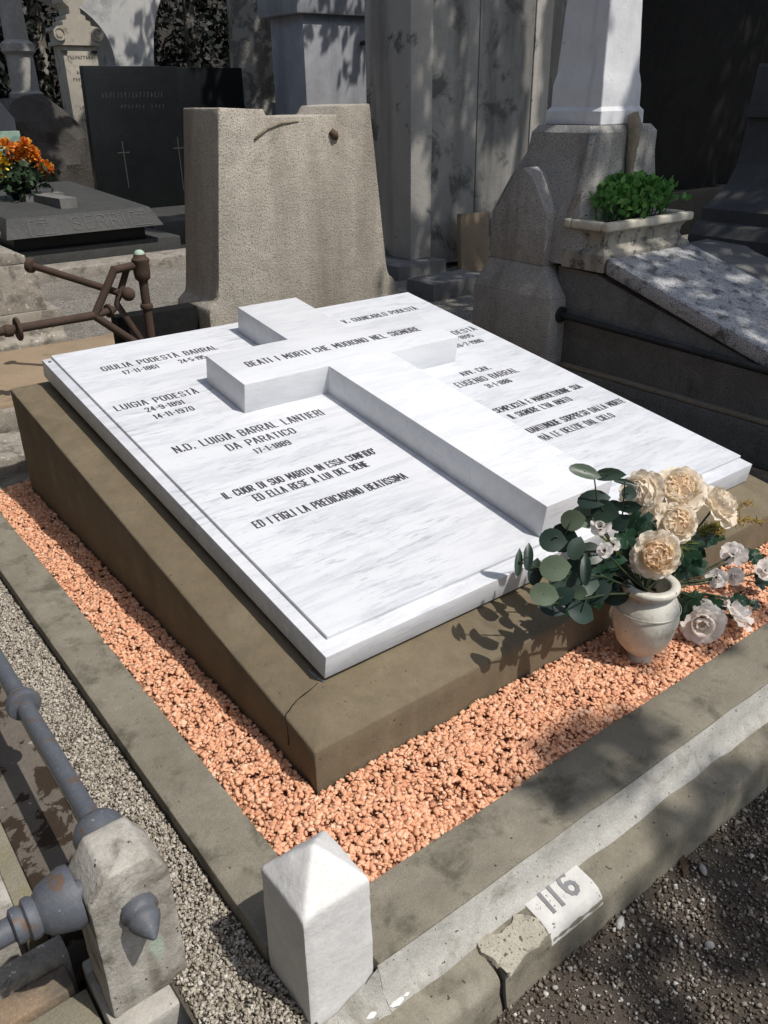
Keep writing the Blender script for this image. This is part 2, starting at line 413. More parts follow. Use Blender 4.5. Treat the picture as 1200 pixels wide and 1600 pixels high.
M['black_granite'] = stone('black_granite', (.008, .0098, .0105), (.0125, .0145, .0155), 6, grain=.2, gscale=120, rough=.32, bump=.04, spec=.22)
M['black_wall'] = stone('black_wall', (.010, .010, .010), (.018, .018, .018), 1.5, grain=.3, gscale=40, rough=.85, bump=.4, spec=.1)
M['wall'] = stone('stained_plaster', (.31, .30, .28), (.42, .40, .365), 1.6, grain=.12, gscale=120, streak=((.13, .125, .115), 2.6, .47, .8), stain=((.075, .072, .067), 2.6, .53, .08, .75), bump=.5, bscale=60, bdist=.006)
M['wall_pale'] = stone('pale_sunlit_wall', (.48, .455, .41), (.38, .36, .325), 2.0, grain=.12, gscale=120, streak=((.15, .135, .115), 3.2, .53, .75), stain=((.09, .085, .078), 3.4, .56, .06, .8), bump=.5, bscale=60, bdist=.006)  # lighter version of the wall, with sunlight put into its colour
M['blue_wall'] = stone('grey_render', (.30, .31, .33), (.38, .39, .41), 1.5, grain=.1, gscale=90, streak=((.14, .145, .16), 2.5, .5, .6), bump=.4, bscale=60)
M['old_marble'] = stone('weathered_marble', (.56, .56, .565), (.44, .44, .445), 3, grain=.25, pores=((.10, .10, .10), 200, .555), stain=((.075, .075, .075), 15, .50, .12, .85), streak=((.22, .22, .21), 5, .56, .5), bump=.5, bscale=90)
M['obelisk'] = stone('obelisk_marble', (.74, .745, .76), (.66, .665, .68), 3, grain=.05, stain=((.20, .20, .20), 26, .64, .05, .6), streak=((.42, .43, .45), 7, .52, .6), bump=.3, bscale=70)
M['planter'] = stone('mossy_marble', (.43, .40, .335), (.33, .305, .255), 6, grain=.1, stain=((.075, .072, .063), 22, .53, .08, .85), streak=((.12, .11, .095), 7, .5, .7), bump=.5, bscale=90)
M['planter_rim'] = stone('cream_rim', (.62, .575, .47), (.52, .48, .39), 8, grain=.1, stain=((.10, .09, .07), 30, .62, .06, .8), bump=.4)
M['fence_marble'] = stone('grimy_marble_post', (.47, .45, .41), (.36, .34, .30), 7, grain=.12, stain=((.13, .11, .08), 11, .54, .14, .75), pores=((.06, .05, .04), 60, .72), bump=.6, bscale=90, bdist=.004)
M['stained_slab'] = stone('stained_slab', (.16, .14, .115), (.11, .095, .078), 9, grain=.2, stain=((.032, .020, .011), 9, .52, .02, .95), pores=((.3, .28, .24), 40, .72), bump=.6, bscale=120)
M['moss_stone'] = stone('mossy_stone', (.27, .245, .19), (.20, .185, .13), 8, grain=.25, stain=((.22, .19, .06), 9, .55, .1, .5), bump=.7, bscale=100)
M['tan_stone'] = stone('tan_cement', (.33, .25, .165), (.24, .185, .125), 3, grain=.15, stain=((.12, .10, .075), 3.5, .55, .12, .7), bump=.4, bscale=120)
M['pale_stone'] = stone('weathered_pale_stone', (.34, .31, .265), (.24, .215, .18), 9, grain=.3, pores=((.55, .53, .48), 55, .66), stain=((.10, .09, .075), 16, .50, .14, .8), bump=.7, bscale=90)
M['orange_step'] = stone('orange_stained_step', (.29, .20, .125), (.20, .165, .125), 9, grain=.3, stain=((.11, .10, .08), 12, .47, .14, .85), bump=.5)
M['iron_paint'] = stone('grey_painted_iron', (.088, .097, .115), (.115, .125, .145), 30, grain=.15, gscale=500, stain=((.12, .075, .048), 24, .57, .05, .85), pores=((.20, .205, .21), 130, .70), bump=.5, bscale=160, bdist=.0015, rough=.55, spec=.4)
M['iron_dark'] = simple('dark_iron', (.022, .024, .025), .55, 0, .4, .3, 40, .4, 200)
M['rust'] = stone('rusty_iron', (.085, .052, .036), (.050, .036, .028), 14, grain=.3, gscale=300, stain=((.05, .035, .028), 16, .52, .15, .8), bump=.8, bscale=220, bdist=.002)
M['verdigris'] = simple('pale_green_cap', (.36, .46, .38), .7)
M['vase'] = stone('vase_marble', (.68, .655, .575), (.56, .54, .475), 9, grain=.06, stain=((.22, .185, .125), 16, .54, .16, .7), pores=((.12, .09, .06), 80, .70), bump=.15, rough=.4, spec=.5)
M['euc'] = leaf_mat('eucalyptus_leaf', [(0, (.010, .024, .018)), (.5, (.020, .040, .030)), (.85, (.045, .075, .053)), (1, (.12, .155, .10))], .4, .10)
M['dark_leaf'] = leaf_mat('dark_lobed_leaf', [(0, (.010, .030, .016)), (1, (.022, .06, .030))], .3, .1, .5)
M['stem'] = simple('plant_stem', (.028, .042, .018), .6)
M['petal_out'] = leaf_mat('cream_petal', [(0, (.95, .84, .69)), (1, (.97, .91, .80))], .6, .45, .2)
M['petal_in'] = leaf_mat('peach_petal', [(0, (.95, .75, .53)), (1, (.97, .85, .67))], .6, .45, .2)
M['petal_white'] = leaf_mat('white_petal', [(0, (.92, .87, .83)), (1, (.95, .93, .91))], .6, .5, .2)
M['fern'] = leaf_mat('fern_sprig', [(0, (.13, .15, .02)), (1, (.24, .23, .04))], .6, .25)
M['fern_dry'] = leaf_mat('dry_sprig', [(0, (.26, .16, .03)), (1, (.38, .26, .06))], .6, .25)
M['yellow'] = leaf_mat('yellow_bloom', [(0, (.75, .50, .03)), (1, (.85, .65, .07))], .6, .2)
M['orange'] = leaf_mat('orange_bloom', [(0, (.50, .08, .012)), (.5, (.74, .24, .025)), (1, (.88, .52, .07))], .6, .2)
M['pot_green'] = leaf_mat('pot_plant_leaf', [(0, (.018, .035, .015)), (1, (.05, .085, .04))], .5, .15)
M['succulent'] = leaf_mat('bright_green_leaf', [(0, (.07, .20, .04)), (.6, (.12, .31, .07)), (1, (.21, .43, .12))], .5, .45)
M['canopy'] = leaf_mat('canopy_leaf', [(0, (.03, .06, .015)), (1, (.07, .13, .03))], .5, .12)
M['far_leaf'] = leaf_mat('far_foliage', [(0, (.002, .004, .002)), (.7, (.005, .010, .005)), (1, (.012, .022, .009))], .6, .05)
M['bark'] = stone('bark', (.23, .21, .18), (.15, .135, .11), 5, grain=.3, gscale=60, streak=((.08, .07, .06), 4, .5, .7), stain=((.40, .375, .33), 2.6, .50, .06, .8), bump=1, bscale=40, bdist=.02)
M['rock'] = stone('dark_rock', (.055, .05, .045), (.09, .08, .07), 5, grain=.3, bump=1, bscale=30, bdist=.02)
M['pier'] = stone('pale_plaster', (.60, .59, .57), (.50, .495, .48), 1.4, grain=.05, stain=((.26, .265, .27), 1.7, .52, .12, .8), bump=.4, bscale=40)
M['ionic'] = stone('cream_stone', (.50, .46, .38), (.40, .365, .30), 4, grain=.1, stain=((.16, .14, .11), 5, .54, .12, .7), bump=.4, bscale=40)
M['ionic_text'] = simple('faded_lettering', (.14, .13, .115), .7)
M['green_slab'] = stone('green_marble', (.20, .30, .24), (.28, .38, .31), 9, stain=((.10, .17, .14), 12, .52, .1, .7), bump=.2)
M['slate'] = stone('slate_blue_stone', (.19, .20, .225), (.24, .25, .28), 4, bump=.4)
M['pink_stone'] = stone('pink_granite', (.36, .26, .20), (.42, .31, .25), 8, grain=.2, bump=.3)
M['white_paint'] = simple('white_enamel', (.72, .72, .70), .4)
M['glass'] = simple('dim_glass', (.10, .11, .11), .15, 0, .5)
M['gold'] = simple('faint_engraving', (.045, .047, .048), .5)
M['pebble'] = chips_mat('pale_pebble', [(0, (.24, .235, .225)), (1, (.36, .355, .34))], .8)
M['wood'] = stone('dry_wood', (.10, .065, .04), (.15, .10, .065), 20, bump=.8)
M['engrave'] = simple('engraved_line', (.085, .085, .082), .7)
M['copper_green'] = simple('copper_stain', (.36, .47, .40), .8)
M['crack'] = simple('crack_dirt', (.014, .012, .009), .95)
M['soil'] = stone('planter_soil', (.05, .04, .03), (.03, .024, .018), 20, bump=1)
M['lichen'] = stone('rough_lichen', (.34, .29, .22), (.25, .21, .15), 22, grain=.3, bump=1, bscale=80, bdist=.01)

def copper_stain(m, centre, size, col):
    t = m.node_tree; b_ = next(n for n in t.nodes if n.type == 'BSDF_PRINCIPLED'); src = b_.inputs['Base Color'].links[0].from_socket
    tc = t.nodes.new('ShaderNodeTexCoord'); mp = t.nodes.new('ShaderNodeMapping'); mp.vector_type = 'TEXTURE'
    mp.inputs['Location'].default_value = centre; mp.inputs['Scale'].default_value = size
    ln_ = t.nodes.new('ShaderNodeVectorMath'); ln_.operation = 'LENGTH'
    ns = t.nodes.new('ShaderNodeTexNoise'); ns.inputs['Scale'].default_value = 22; ns.inputs['Detail'].default_value = 6
    ad = t.nodes.new('ShaderNodeMath'); ad.operation = 'ADD'
    rp = t.nodes.new('ShaderNodeValToRGB'); rp.color_ramp.elements[0].position = .75; rp.color_ramp.elements[0].color = (.75, .75, .75, 1); rp.color_ramp.elements[1].position = 1.5; rp.color_ramp.elements[1].color = (0, 0, 0, 1)
    mx = t.nodes.new('ShaderNodeMix'); mx.data_type = 'RGBA'; mx.inputs[7].default_value = (*col, 1)
    for a, c in ((tc.outputs['Object'], mp.inputs[0]), (mp.outputs[0], ln_.inputs[0]), (tc.outputs['Object'], ns.inputs['Vector']), (ln_.outputs['Value'], ad.inputs[0]), (ns.outputs[0], ad.inputs[1]), (ad.outputs[0], rp.inputs[0]), (rp.outputs[0], mx.inputs[0]), (src, mx.inputs[6]), (mx.outputs[2], b_.inputs['Base Color'])): t.links.new(a, c)
M['fence_post'] = stone('grimy_fence_post', (.50, .475, .43), (.38, .36, .315), 9, grain=.15, stain=((.13, .115, .09), 13, .49, .14, .85), pores=((.06, .05, .04), 75, .69), streak=((.20, .175, .14), 14, .48, .65), bump=.7, bscale=90, bdist=.004)
copper_stain(M['fence_post'], (.022, -.06, .11), (.034, .03, .085), (.40, .50, .42))
# ================================================================ SETTING
b = BM(); box(b, -60, 60, -60, 80, -.5, .0); o = obj('ground', b, M['ground'], kind='structure')
# path in front: soil sheet with a gentle uneven surface
def sheet(name, x0, x1, y0, y1, z, cell, amp, mat, hole=None):
    nx = max(2, int((x1-x0)/cell)); ny = max(2, int((y1-y0)/cell))
    X, Yy = np.meshgrid(np.linspace(x0, x1, nx+1), np.linspace(y0, y1, ny+1), indexing='xy')
    Zz = np.array([z + amp*(mnoise.noise((x*4, y*4, 1.3)) + .5*mnoise.noise((x*13, y*13, 4.1))) for x, y in zip(X.ravel(), Yy.ravel())])
    V = np.stack([X.ravel(), Yy.ravel(), Zz], 1)
    idx = np.arange((nx+1)*(ny+1)).reshape(ny+1, nx+1)
    F = np.stack([idx[:-1, :-1], idx[:-1, 1:], idx[1:, 1:], idx[1:, :-1]], -1).reshape(-1, 4)
    o = mesh_np(name, V, F, mat); o['kind'] = 'structure'
    o.data.polygons.foreach_set('use_smooth', [True]*len(o.data.polygons)); return o
sheet('footpath', -6, 9, -6, -.56, .095, .06, .006, M['path_soil'])
sheet('gravel_alley', -.54, -.375, -.62, 2.6, .238, .03, .004, M['grey_bed'])
sheet('burial_ground', -6, 26, 1.9, 44, .205, .25, .012, M['ground'])
sheet('side_alley', 2.07, 2.32, -.6, 2.6, .235, .05, .006, M['path_soil'])

# ================================================================ THE WHITE TOMB
T = .1484; CT, ST = math.cos(T), math.sin(T); ZA = .5182; SL = 1.8313; SW = 1.70
def slab_pt(x, s, h):
    return Vector((x, s*CT - h*ST, ZA + s*ST + h*CT))
tomb = thing('white_tomb', 'large white marble tomb with raised cross and carved lettering on a brown cement plinth', 'tomb', (.85, .85, .2))
# plinth
def zin(y): return .449 + .1493*y
xo0, xo1, yo0, yo1 = -.117, 1.817, -.122, 1.865
xi0, xi1, yi0, yi1 = .004, 1.696, .012, 1.79
b = BM()
lo = [(xo0, yo0, .16), (xo1, yo0, .16), (xo1, yo1, .16), (xo0, yo1, .16)]
mid = [(xo0, yo0, .400), (xo1, yo0, .400), (xo1, yo1, .692), (xo0, yo1, .692)]
xi0 = .012
top = [(xi0, yi0, zin(yi0)-.008), (xi1, yi0, zin(yi0)), (xi1, yi1, zin(yi1)-.018), (xi0, yi1, zin(yi1)-.022)]
v0 = [b.verts.new(p) for p in lo]; v1 = [b.verts.new(p) for p in mid]; v2 = [b.verts.new(p) for p in top]
b.faces.new(v0[::-1]); b.faces.new(v2)
for i in range(4):
    j = (i+1) % 4
    b.faces.new((v0[i], v0[j], v1[j], v1[i])); b.faces.new((v1[i], v1[j], v2[j], v2[i]))
bevel(b, .005, 2, 8); subdiv_noise(b, .035, .0022, 13)
plinth = obj('plinth', b, M['plinth'], tomb, smooth=40)
# mitre crack on the near corner of the plinth
CRACK = [(-.010, .022, .4412), (-.040, .019, .4358), (-.075, .011, .4290), (-.105, .0, .4225), (-.1165, -.008, .4170), (-.1172, -.015, .385), (-.1172, -.013, .335)]
b = BM()
tube(b, [Vector(CRACK[0]).lerp(Vector(CRACK[1]), 0)] + [Vector(CRACK[i]).lerp(Vector(CRACK[i+1]), t) + Vector((random.uniform(-.003, .003), random.uniform(-.003, .003), 0))*(i < 4) for i in range(6) for t in (.4, .8)], [random.uniform(.0006, .0021) for _ in range(13)], 6)
obj('crack', b, M['crack'], plinth)
# slab
def slab_box(bm, x0, x1, s0, s1, h0, h1):
    hexa(bm, [slab_pt(x0, s0, h0), slab_pt(x1, s0, h0), slab_pt(x1, s1, h0), slab_pt(x0, s1, h0)],
         [slab_pt(x0, s0, h1), slab_pt(x1, s0, h1), slab_pt(x1, s1, h1), slab_pt(x0, s1, h1)])
b = BM(); slab_box(b, 0, SW, 0, SL, -.065, 0); bevel(b, .002, 2)
slab = obj('marble_slab', b, M['marble'], tomb, smooth=30)
PH = .010
b = BM(); slab_box(b, .034, SW-.0015, .046, SL-.0015, -.001, PH); bevel(b, .0012, 1)
panel = obj('raised_panel', b, M['marble'], slab, smooth=30)
b = BM(); slab_box(b, .03, 1.67, .03, 1.77, -.10, -.066); obj('mortar_bed', b, M['kerb'], tomb)
# small screw cap at the far left corner and a plastic wedge under the near corner
b = BM(); lathe(b, [(.006, -.001), (.006, .001), (.004, .002)], slab_pt(.018, 1.80, 0), (0, -ST, CT), 12); obj('fixing_cap', b, M['granite_polish'], slab, smooth=40)
b = BM(); tube(b, [(-.008, .075, .448), (-.005, .055, .444), (-.004, .03, .443), (.002, .014, .443)], [.002, .005, .004, .002], 7); obj('sealant_bead', b, M['slate'], slab, smooth='all')
# cross
CH = .113
ax0, ax1, as0, as1, hx0, hx1, hs1, ss0 = .417, 1.350, 1.097, 1.365, .747, 1.018, 1.737, .063
outl = [(hx0, ss0), (hx1, ss0), (hx1, as0), (ax1, as0), (ax1, as1), (hx1, as1), (hx1, hs1), (hx0, hs1), (hx0, as1), (ax0, as1), (ax0, as0), (hx0, as0)]
b = BM()
hexa(b, [slab_pt(x, s, PH-.001) for x, s in outl], [slab_pt(x, s, CH) for x, s in outl]); bevel(b, .0018, 2)
cross = obj('marble_cross', b, M['cross_marble'], tomb, smooth=30)
# inscriptions
def inscription(txt, x0, x1, s, h, parent, hh, tv=.0085, th=.0052, gap=.62):
    for word in text_strokes(txt, x0, x1, h, gap):
        if not word: continue
        b = BM()
        for p in word: ribbon(b, p, tv*.82, th*.72, lambda px, py, d: slab_pt(px, s+py, hh+d))
        obj('inscribed_word', b, M['letter'], parent)
I = lambda *a, **k: inscription(*a, parent=slab, hh=PH, **k)
I('GIULIA PODESTA` BARRAL', .147, .594, 1.617, .036, tv=.0062, th=.004)
I('17-11-1861', .200, .328, 1.559, .029, tv=.0056, th=.004)
I('24-5-195', .414, .516, 1.559, .029, tv=.0056, th=.004)
I('LUIGIA PODESTA`', .068, .356, 1.306, .036, tv=.0062, th=.004)
I('24-9-1891', .148, .279, 1.254, .029, tv=.0056, th=.004)
I('14-11-1970', .152, .286, 1.197, .029, tv=.0056, th=.004)
I('N.D. LUIGIA BARRAL LANTIERI', .112, .645, .964, .039, tv=.0064, th=.0042)
I('DA PARATICO', .256, .494, .900, .036, tv=.0064, th=.0042)
I('17-1-1889', .318, .440, .844, .028, tv=.0056, th=.004)
I("IL CUOR DI SUO MARITO IN ESSA CONFIDO'", .115, .641, .664, .032, tv=.0058, th=.0042)
I('ED ELLA RESE A LUI DEL BENE', .184, .573, .612, .032, tv=.0058, th=.0042)
I('ED I FIGLI LA PREDICARONO BEATISSIMA', .117, .630, .497, .032, tv=.0058, th=.0042)
I('V. GIANCARLO PODESTA`', 1.195, 1.593, 1.623, .036, tv=.0062, th=.004)
I('ODESTA`', 1.518, 1.668, 1.313, .034, tv=.0062, th=.004)
I('1-1895', 1.508, 1.603, 1.262, .029, tv=.0056, th=.004)
I('26-2-1980', 1.457, 1.602, 1.200, .029, tv=.0056, th=.004)
I('AVV. CAV.', 1.288, 1.430, .976, .031, tv=.0058, th=.004)
I('EUGENIO BARRAL', 1.205, 1.513, .905, .037, tv=.0062, th=.0042)
I('31-1-1886', 1.299, 1.422, .850, .028, tv=.0056, th=.004)
I('SEMPLICITA` E MANSUETUDINE SUA', 1.184, 1.628, .681, .032, tv=.0056, th=.004)
I("IL SIGNORE L'HA AMATO", 1.199, 1.507, .623, .032, tv=.0056, th=.004)
I('QUANTUNQUE SORPRESO DALLA MORTE', 1.165, 1.678, .515, .032, tv=.0056, th=.004)
I('AVRA` LE DELIZIE DAL CIELO', 1.150, 1.544, .454, .032, tv=.0056, th=.004)
inscription('BEATI I MORTI CHE MUOIONO NEL SIGNORE', .503, 1.259, 1.214, .038, cross, CH, tv=.0066, th=.0044)

# ================================================================ KERB AROUND THE TOMB
kerb = thing('grave_kerb', 'grey cement kerb bordering the terracotta chippings around the white tomb', 'kerb', (.85, -.44, .1))
R_ = (.04, .0032, 17)
pbox('side_kerb', M['kerb'], kerb, -.386, -.263, -.366, 1.95, .05, .28, .007, R_)
pbox('front_kerb', M['kerb'], kerb, -.249, 2.09, -.514, -.366, .05, .281, .007, R_)
pbox('side_kerb', M['kerb'], kerb, 1.965, 2.088, -.3655, 1.95, .05, .279, .007, R_)
pbox('back_kerb', M['kerb'], kerb, -.386, 2.088, 1.951, 2.06, .05, .285, .007, R_)
# pale mortar fillet
b = BM(); prism(b, [(-.5145, .279), (-.520, .262), (-.531, .222), (-.548, .203), (-.556, .19), (-.5145, .15)], 'X', -.2515, 2.6)
subdiv_noise(b, .022, .009, 17); obj('mortar_fillet', b, M['mortar'], kerb, smooth=40)
b = BM(); vr = []
for x, pr2 in ((-.2525, [(-.5145, .276), (-.521, .258), (-.532, .222), (-.549, .203), (-.556, .19), (-.5145, .15)]), (-.275, [(-.5087, .250), (-.516, .236), (-.528, .214), (-.546, .202), (-.554, .19), (-.5087, .15)]),
               (-.33, [(-.5087, .226), (-.514, .219), (-.524, .208), (-.540, .200), (-.550, .19), (-.5087, .15)]), (-.45, [(-.5087, .216), (-.514, .212), (-.524, .206), (-.540, .200), (-.550, .19), (-.5087, .15)])):
    vr.append([b.verts.new((x, y, z)) for y, z in pr2])
b.faces.new(vr[0]); b.faces.new(vr[-1][::-1])
for A, B in zip(vr, vr[1:]):
    for i in range(6):
        j = (i+1) % 6; b.faces.new((A[i], A[j], B[j], B[i]))
subdiv_noise(b, .02, .006, 28); obj('mortar_fillet', b, M['mortar'], kerb, smooth=40)

pk = thing('path_kerb', 'worn rounded kerb stones with a pale patch beside the dark footpath', 'kerb', (.6, -.57, .095))
def nose_profile(dz=0.0):
    pts = [(-.50, .05), (-.50, .203+dz), (-.555, .199+dz), (-.590, .193+dz)]
    for k in range(7):
        a = math.radians(90 - k*15); pts.append((-.590 - .030*math.cos(a), .163+dz + .030*math.sin(a)))
    pts += [(-.626, .12), (-.630, .05)]
    return pts
for x0, x1, dz in ((-.95, -.052, -.002), (-.046, 1.35, .0), (1.354, 2.7, -.003)):
    b = BM(); prism(b, nose_profile(dz), 'X', x0, x1); subdiv_noise(b, .05, .0045, 11); obj('kerb_stone', b, M['lower_kerb'], pk, smooth=45)
# spalled mortar patch beside the number plaque
pts = [(-.053, -.567), (-.046, -.545), (-.026, -.541), (-.012, -.553), (.004, -.563), (.032, -.560), (.050, -.553), (.070, -.560), (.080, -.587), (.076, -.612), (.050, -.617), (.020, -.613), (-.010, -.620), (-.036, -.626), (-.040, -.612), (-.048, -.590)]
b = BM()
def zk(y): return (.2035 if y > -.59 else .2025 - (abs(y)-.59)*.45)
hexa(b, [(x, y, .185) for x, y in pts], [(x+random.uniform(-.004, .004), y+random.uniform(-.003, .003), zk(y)+.001) for x, y in pts])
subdiv_noise(b, .008, .0042, 75); obj('mortar_patch', b, M['patch'], pk, smooth=60)
b = BM()
tube(b, [(-.044, -.606, .194), (-.046, -.618, .182), (-.050, -.624, .15), (-.047, -.630, .11)], [.0035, .005, .006, .004], 6); obj('crack', b, M['crack'], pk)
# number plaque 116
b = BM()
pl0, pl1 = .083, .236
prof = [(-.527, .190), (-.527, .2068), (-.590, .1978), (-.606, .1915), (-.6165, .178), (-.6215, .160), (-.600, .16)]
prism(b, prof, 'X', pl0, pl1); bevel(b, .002, 2); subdiv_noise(b, .015, .0012, 50)
plq = obj('number_plaque', b, M['plaque'], pk, smooth=40)
b = BM()
def plq_pt(x, y, d): return Vector((x, y, .2068 + (y+.527)*.143 + d + .0006))
one = lambda xx: [(xx, -.590), (xx+.002, -.545)]
six = [(.2290, -.5470), (.2205, -.5435), (.2120, -.5475), (.2085, -.5560), (.2080, -.5660), (.2085, -.5750), (.2120, -.5840), (.2190, -.5880), (.2270, -.5860), (.2320, -.5800), (.2325, -.5720), (.2280, -.5660), (.2200, -.5640), (.2120, -.5670), (.2085, -.5750)]
for p in (one(.120), one(.146), [(x-.034, y) for x, y in six]): ribbon(b, p, .0085, .0085, plq_pt, .001)
obj('numeral_116', b, M['numeral'], plq)

# ================================================================ WHITE CORNER POST
post = thing('corner_post', 'white painted stone corner post with a pyramid top', 'post', (-.319, -.436, .1))
b = BM()
px0, px1, py0, py1 = -.388, -.2505, -.508, -.368
lo = [(px0, py0, .05), (px1, py0, .05), (px1, py1, .05), (px0, py1, .05)]
hi = [(px0+.004, py0+.004, .487), (px1-.004, py0+.004, .487), (px1-.004, py1-.004, .487), (px0+.004, py1-.004, .487)]
v0 = [b.verts.new(p) for p in lo]; v1 = [b.verts.new(p) for p in hi]; ap = b.verts.new((-.319, -.438, .556))
b.faces.new(v0[::-1])
for i in range(4):
    j = (i+1) % 4; b.faces.new((v0[i], v0[j], v1[j], v1[i])); b.faces.new((v1[i], v1[j], ap))
bevel(b, .005, 2); subdiv_noise(b, .022, .0028, 22); obj('post_shaft', b, M['paint'], post, smooth=42)
b = BM()
for x, y, r in ((-.236, -.535, .018), (-.214, -.541, .008), (-.285, -.531, .012)):
    lathe(b, [(r, -.004), (r*1.1, 0), (r*.6, .0015), (.001, .002)], (x, y, .2065), seg=9)
subdiv_noise(b, .008, .0016, 90); obj('paint_splash', b, M['paint'], post, smooth=60)

# ================================================================ CHIPPINGS AND GRAVEL
def rect_pts(n, x0, x1, y0, y1): return np.stack([RNG.uniform(x0, x1, n), RNG.uniform(y0, y1, n)], 1)
def fill_red(n):
    P = rect_pts(n*4, -.262, 1.964, -.366, 1.95)
    inside = (P[:, 0] > -.122) & (P[:, 0] < 1.822) & (P[:, 1] > -.127) & (P[:, 1] < 1.87)
    P = P[~inside]
    vis = (P[:, 1] < -.12) | (P[:, 0] < 0)
    P = P[vis][:n]
    hz = np.array([.010*mnoise.noise((x*7, y*7, 0)) + .006*mnoise.noise((x*19, y*19, 2)) for x, y in P])
    d = np.minimum(np.minimum(P[:, 0]+.262, 1.964-P[:, 0]), P[:, 1]+.366)
    return P, .272 + hz + .020*np.clip(d/.12, 0, 1)
sheet('chippings_bed', -.262, 1.964, -.3655, 1.95, .270, .05, .004, M['red_bed'])
P, z = fill_red(36000)
PP = np.column_stack([P, z + RNG.uniform(-.0045, .0045, len(P))])
o = scatter_chips('terracotta_chippings', PP, .0062, .0165, M['red_chips'], .42, power=1.4, tilt=.42)
o['label'] = 'orange terracotta stone chippings filling the bed around the white tomb'
P = rect_pts(27000, -.532, -.39, -.62, 2.2); hz = np.array([.004*mnoise.noise((x*8, y*8, 3)) for x, y in P])
o = scatter_chips('grey_gravel', np.column_stack([P, .243 + hz + RNG.uniform(-.003, .003, len(P))]), .0035, .0092, M['grey_chips'], .6, power=2.0)
o['label'] = 'fine grey gravel between the kerb and the iron railing'
P = np.concatenate([rect_pts(15000, -.35, 1.3, -1.05, -.628), rect_pts(5000, .6, 2.6, -.9, -.628)])
keep = np.array([mnoise.noise((x*6, y*6, 9)) + .9*RNG.random() > .12 for x, y in P]); P = P[keep]
hz = np.array([.006*(mnoise.noise((x*4, y*4, 1.3)) + .5*mnoise.noise((x*13, y*13, 4.1))) for x, y in P])
o = scatter_chips('path_grit', np.column_stack([P, .097 + hz + RNG.uniform(-.001, .003, len(P))]), .003, .0105, M['path_chips'], .7, power=3)
o['label'] = 'loose brown and grey grit lying on the footpath'

# ================================================================ VASE
vase = thing('stone_vase', 'cream marble vase with a flared rim standing on the chippings', 'vase', (.815, -.25, .283))
b = BM()
prof = [(.001, 0), (.034, 0), (.034, .012), (.030, .020), (.030, .028), (.046, .040), (.066, .066), (.077, .100), (.0835, .138), (.081, .168), (.073, .190), (.064, .201), (.060, .207), (.060, .213), (.071, .220), (.0745, .227), (.0735, .235), (.069, .238), (.054, .238), (.050, .232), (.050, .205), (.062, .18), (.06, .12), (.001, .10)]
lathe(b, prof, (.815, -.25, .283), seg=56, cap=False); obj('vase_body', b, M['vase'], vase, smooth='all')
b = BM(); lathe(b, [(.0835, .1665), (.0850, .169), (.0830, .1715)], (.815, -.25, .283), seg=56, cap=False); obj('vase_band', b, M['vase'], vase, smooth='all')

# ---- flowers
TOCAM = (CAM - Vector((.85, -.22, .6))).normalized()
def petal_mesh(name, cup, ruff, curl, nu=6, nv=6):
    b = BM(); grid = []
    for j in range(nv+1):
        t = j/nv; wd = (.16 + .84*math.sin(min(1, t*1.08)*math.pi*.56)**.8)*.5
        if t > .86: wd *= 1 - (t-.86)*1.7
        row = []
        for i in range(nu+1):
            u = (i/nu-.5)*2
            x = u*wd*1.15; y = t
            z = cup*(u*u*.30*t) + cup*.35*t*t - curl*max(0, t-.6)**2*2.2 + ruff*math.sin(u*4.2+1.3*t*5)*.07*t*t
            row.append(b.verts.new((x, y + ruff*.05*math.sin(u*5.0)*t, z)))
        grid.append(row)
    for j in range(nv):
        for i in range(nu): b.faces.new((grid[j][i], grid[j][i+1], grid[j+1][i+1], grid[j+1][i]))
    me = bpy.data.meshes.new(name); b.to_mesh(me); b.free()
    me.polygons.foreach_set('use_smooth', [True]*len(me.polygons)); return me
PET = {'in': petal_mesh('petal_inner', 1.3, .6, 0), 'mid': petal_mesh('petal_middle', .9, .8, .25), 'out': petal_mesh('petal_outer', .55, 1.0, .75)}
PMATS = {}
def pet(kind, mat):
    k = (kind, mat)
    if k not in PMATS:
        me = PET[kind].copy(); me.materials.append(M[mat]); PMATS[k] = me
    return PMATS[k]
def rot_to(n, spin=0.0):
    return Vector(n).normalized().to_track_quat('Z', 'Y').to_matrix() @ Matrix.Rotation(spin, 3, 'Z')
def flower(name, label, group, c, n, R, rings, stem_to, cat='flower', stem_r=.0028):
    R *= 1.05
    c = Vector(c); rt = thing(name, label, cat, c, group)
    Rm = rot_to(n, random.random()*6)
    for kind, matn, cnt, r0, ln, tilt, zo in rings:
        for k in range(cnt):
            a = 6.28318*(k + random.uniform(-.25, .25))/cnt + r0*17
            tl = math.radians(tilt + random.uniform(-8, 8)); l = ln*R*random.uniform(.88, 1.1)
            # petal local: x across, y along, z face normal ; stand it up by tilt (90 = upright, 0 = flat)
            mm = Matrix.Rotation(a, 4, 'Z') @ Matrix.Translation((0, r0*R, zo*R)) @ Matrix.Rotation(tl, 4, 'X') @ Matrix.Diagonal((l*random.uniform(.85, 1.1), l, l, 1))
            o = bpy.data.objects.new('petal', pet(kind, matn)); COL.objects.link(o); o.parent = rt
            o.matrix_local = Rm.to_4x4() @ mm
    if stem_to is not None:
        b = BM(); p0 = c - Vector(n).normalized()*R*.25; p1 = Vector(stem_to)
        midp = (p0+p1)/2 - Vector(n).normalized()*R*.5 + Vector((0, 0, -.01))
        pts = [p0*(1-t)**2 + midp*2*t*(1-t) + p1*t*t for t in [i/7 for i in range(8)]]
        tube(b, pts, stem_r, 7); obj('stem', b, M['stem'], rt, smooth='all')
        b = BM(); lathe(b, [(.002, -.012), (R*.22, -.004), (R*.28, .006)], p0, n, 10); obj('sepal_cup', b, M['stem'], rt, smooth='all')
    return rt
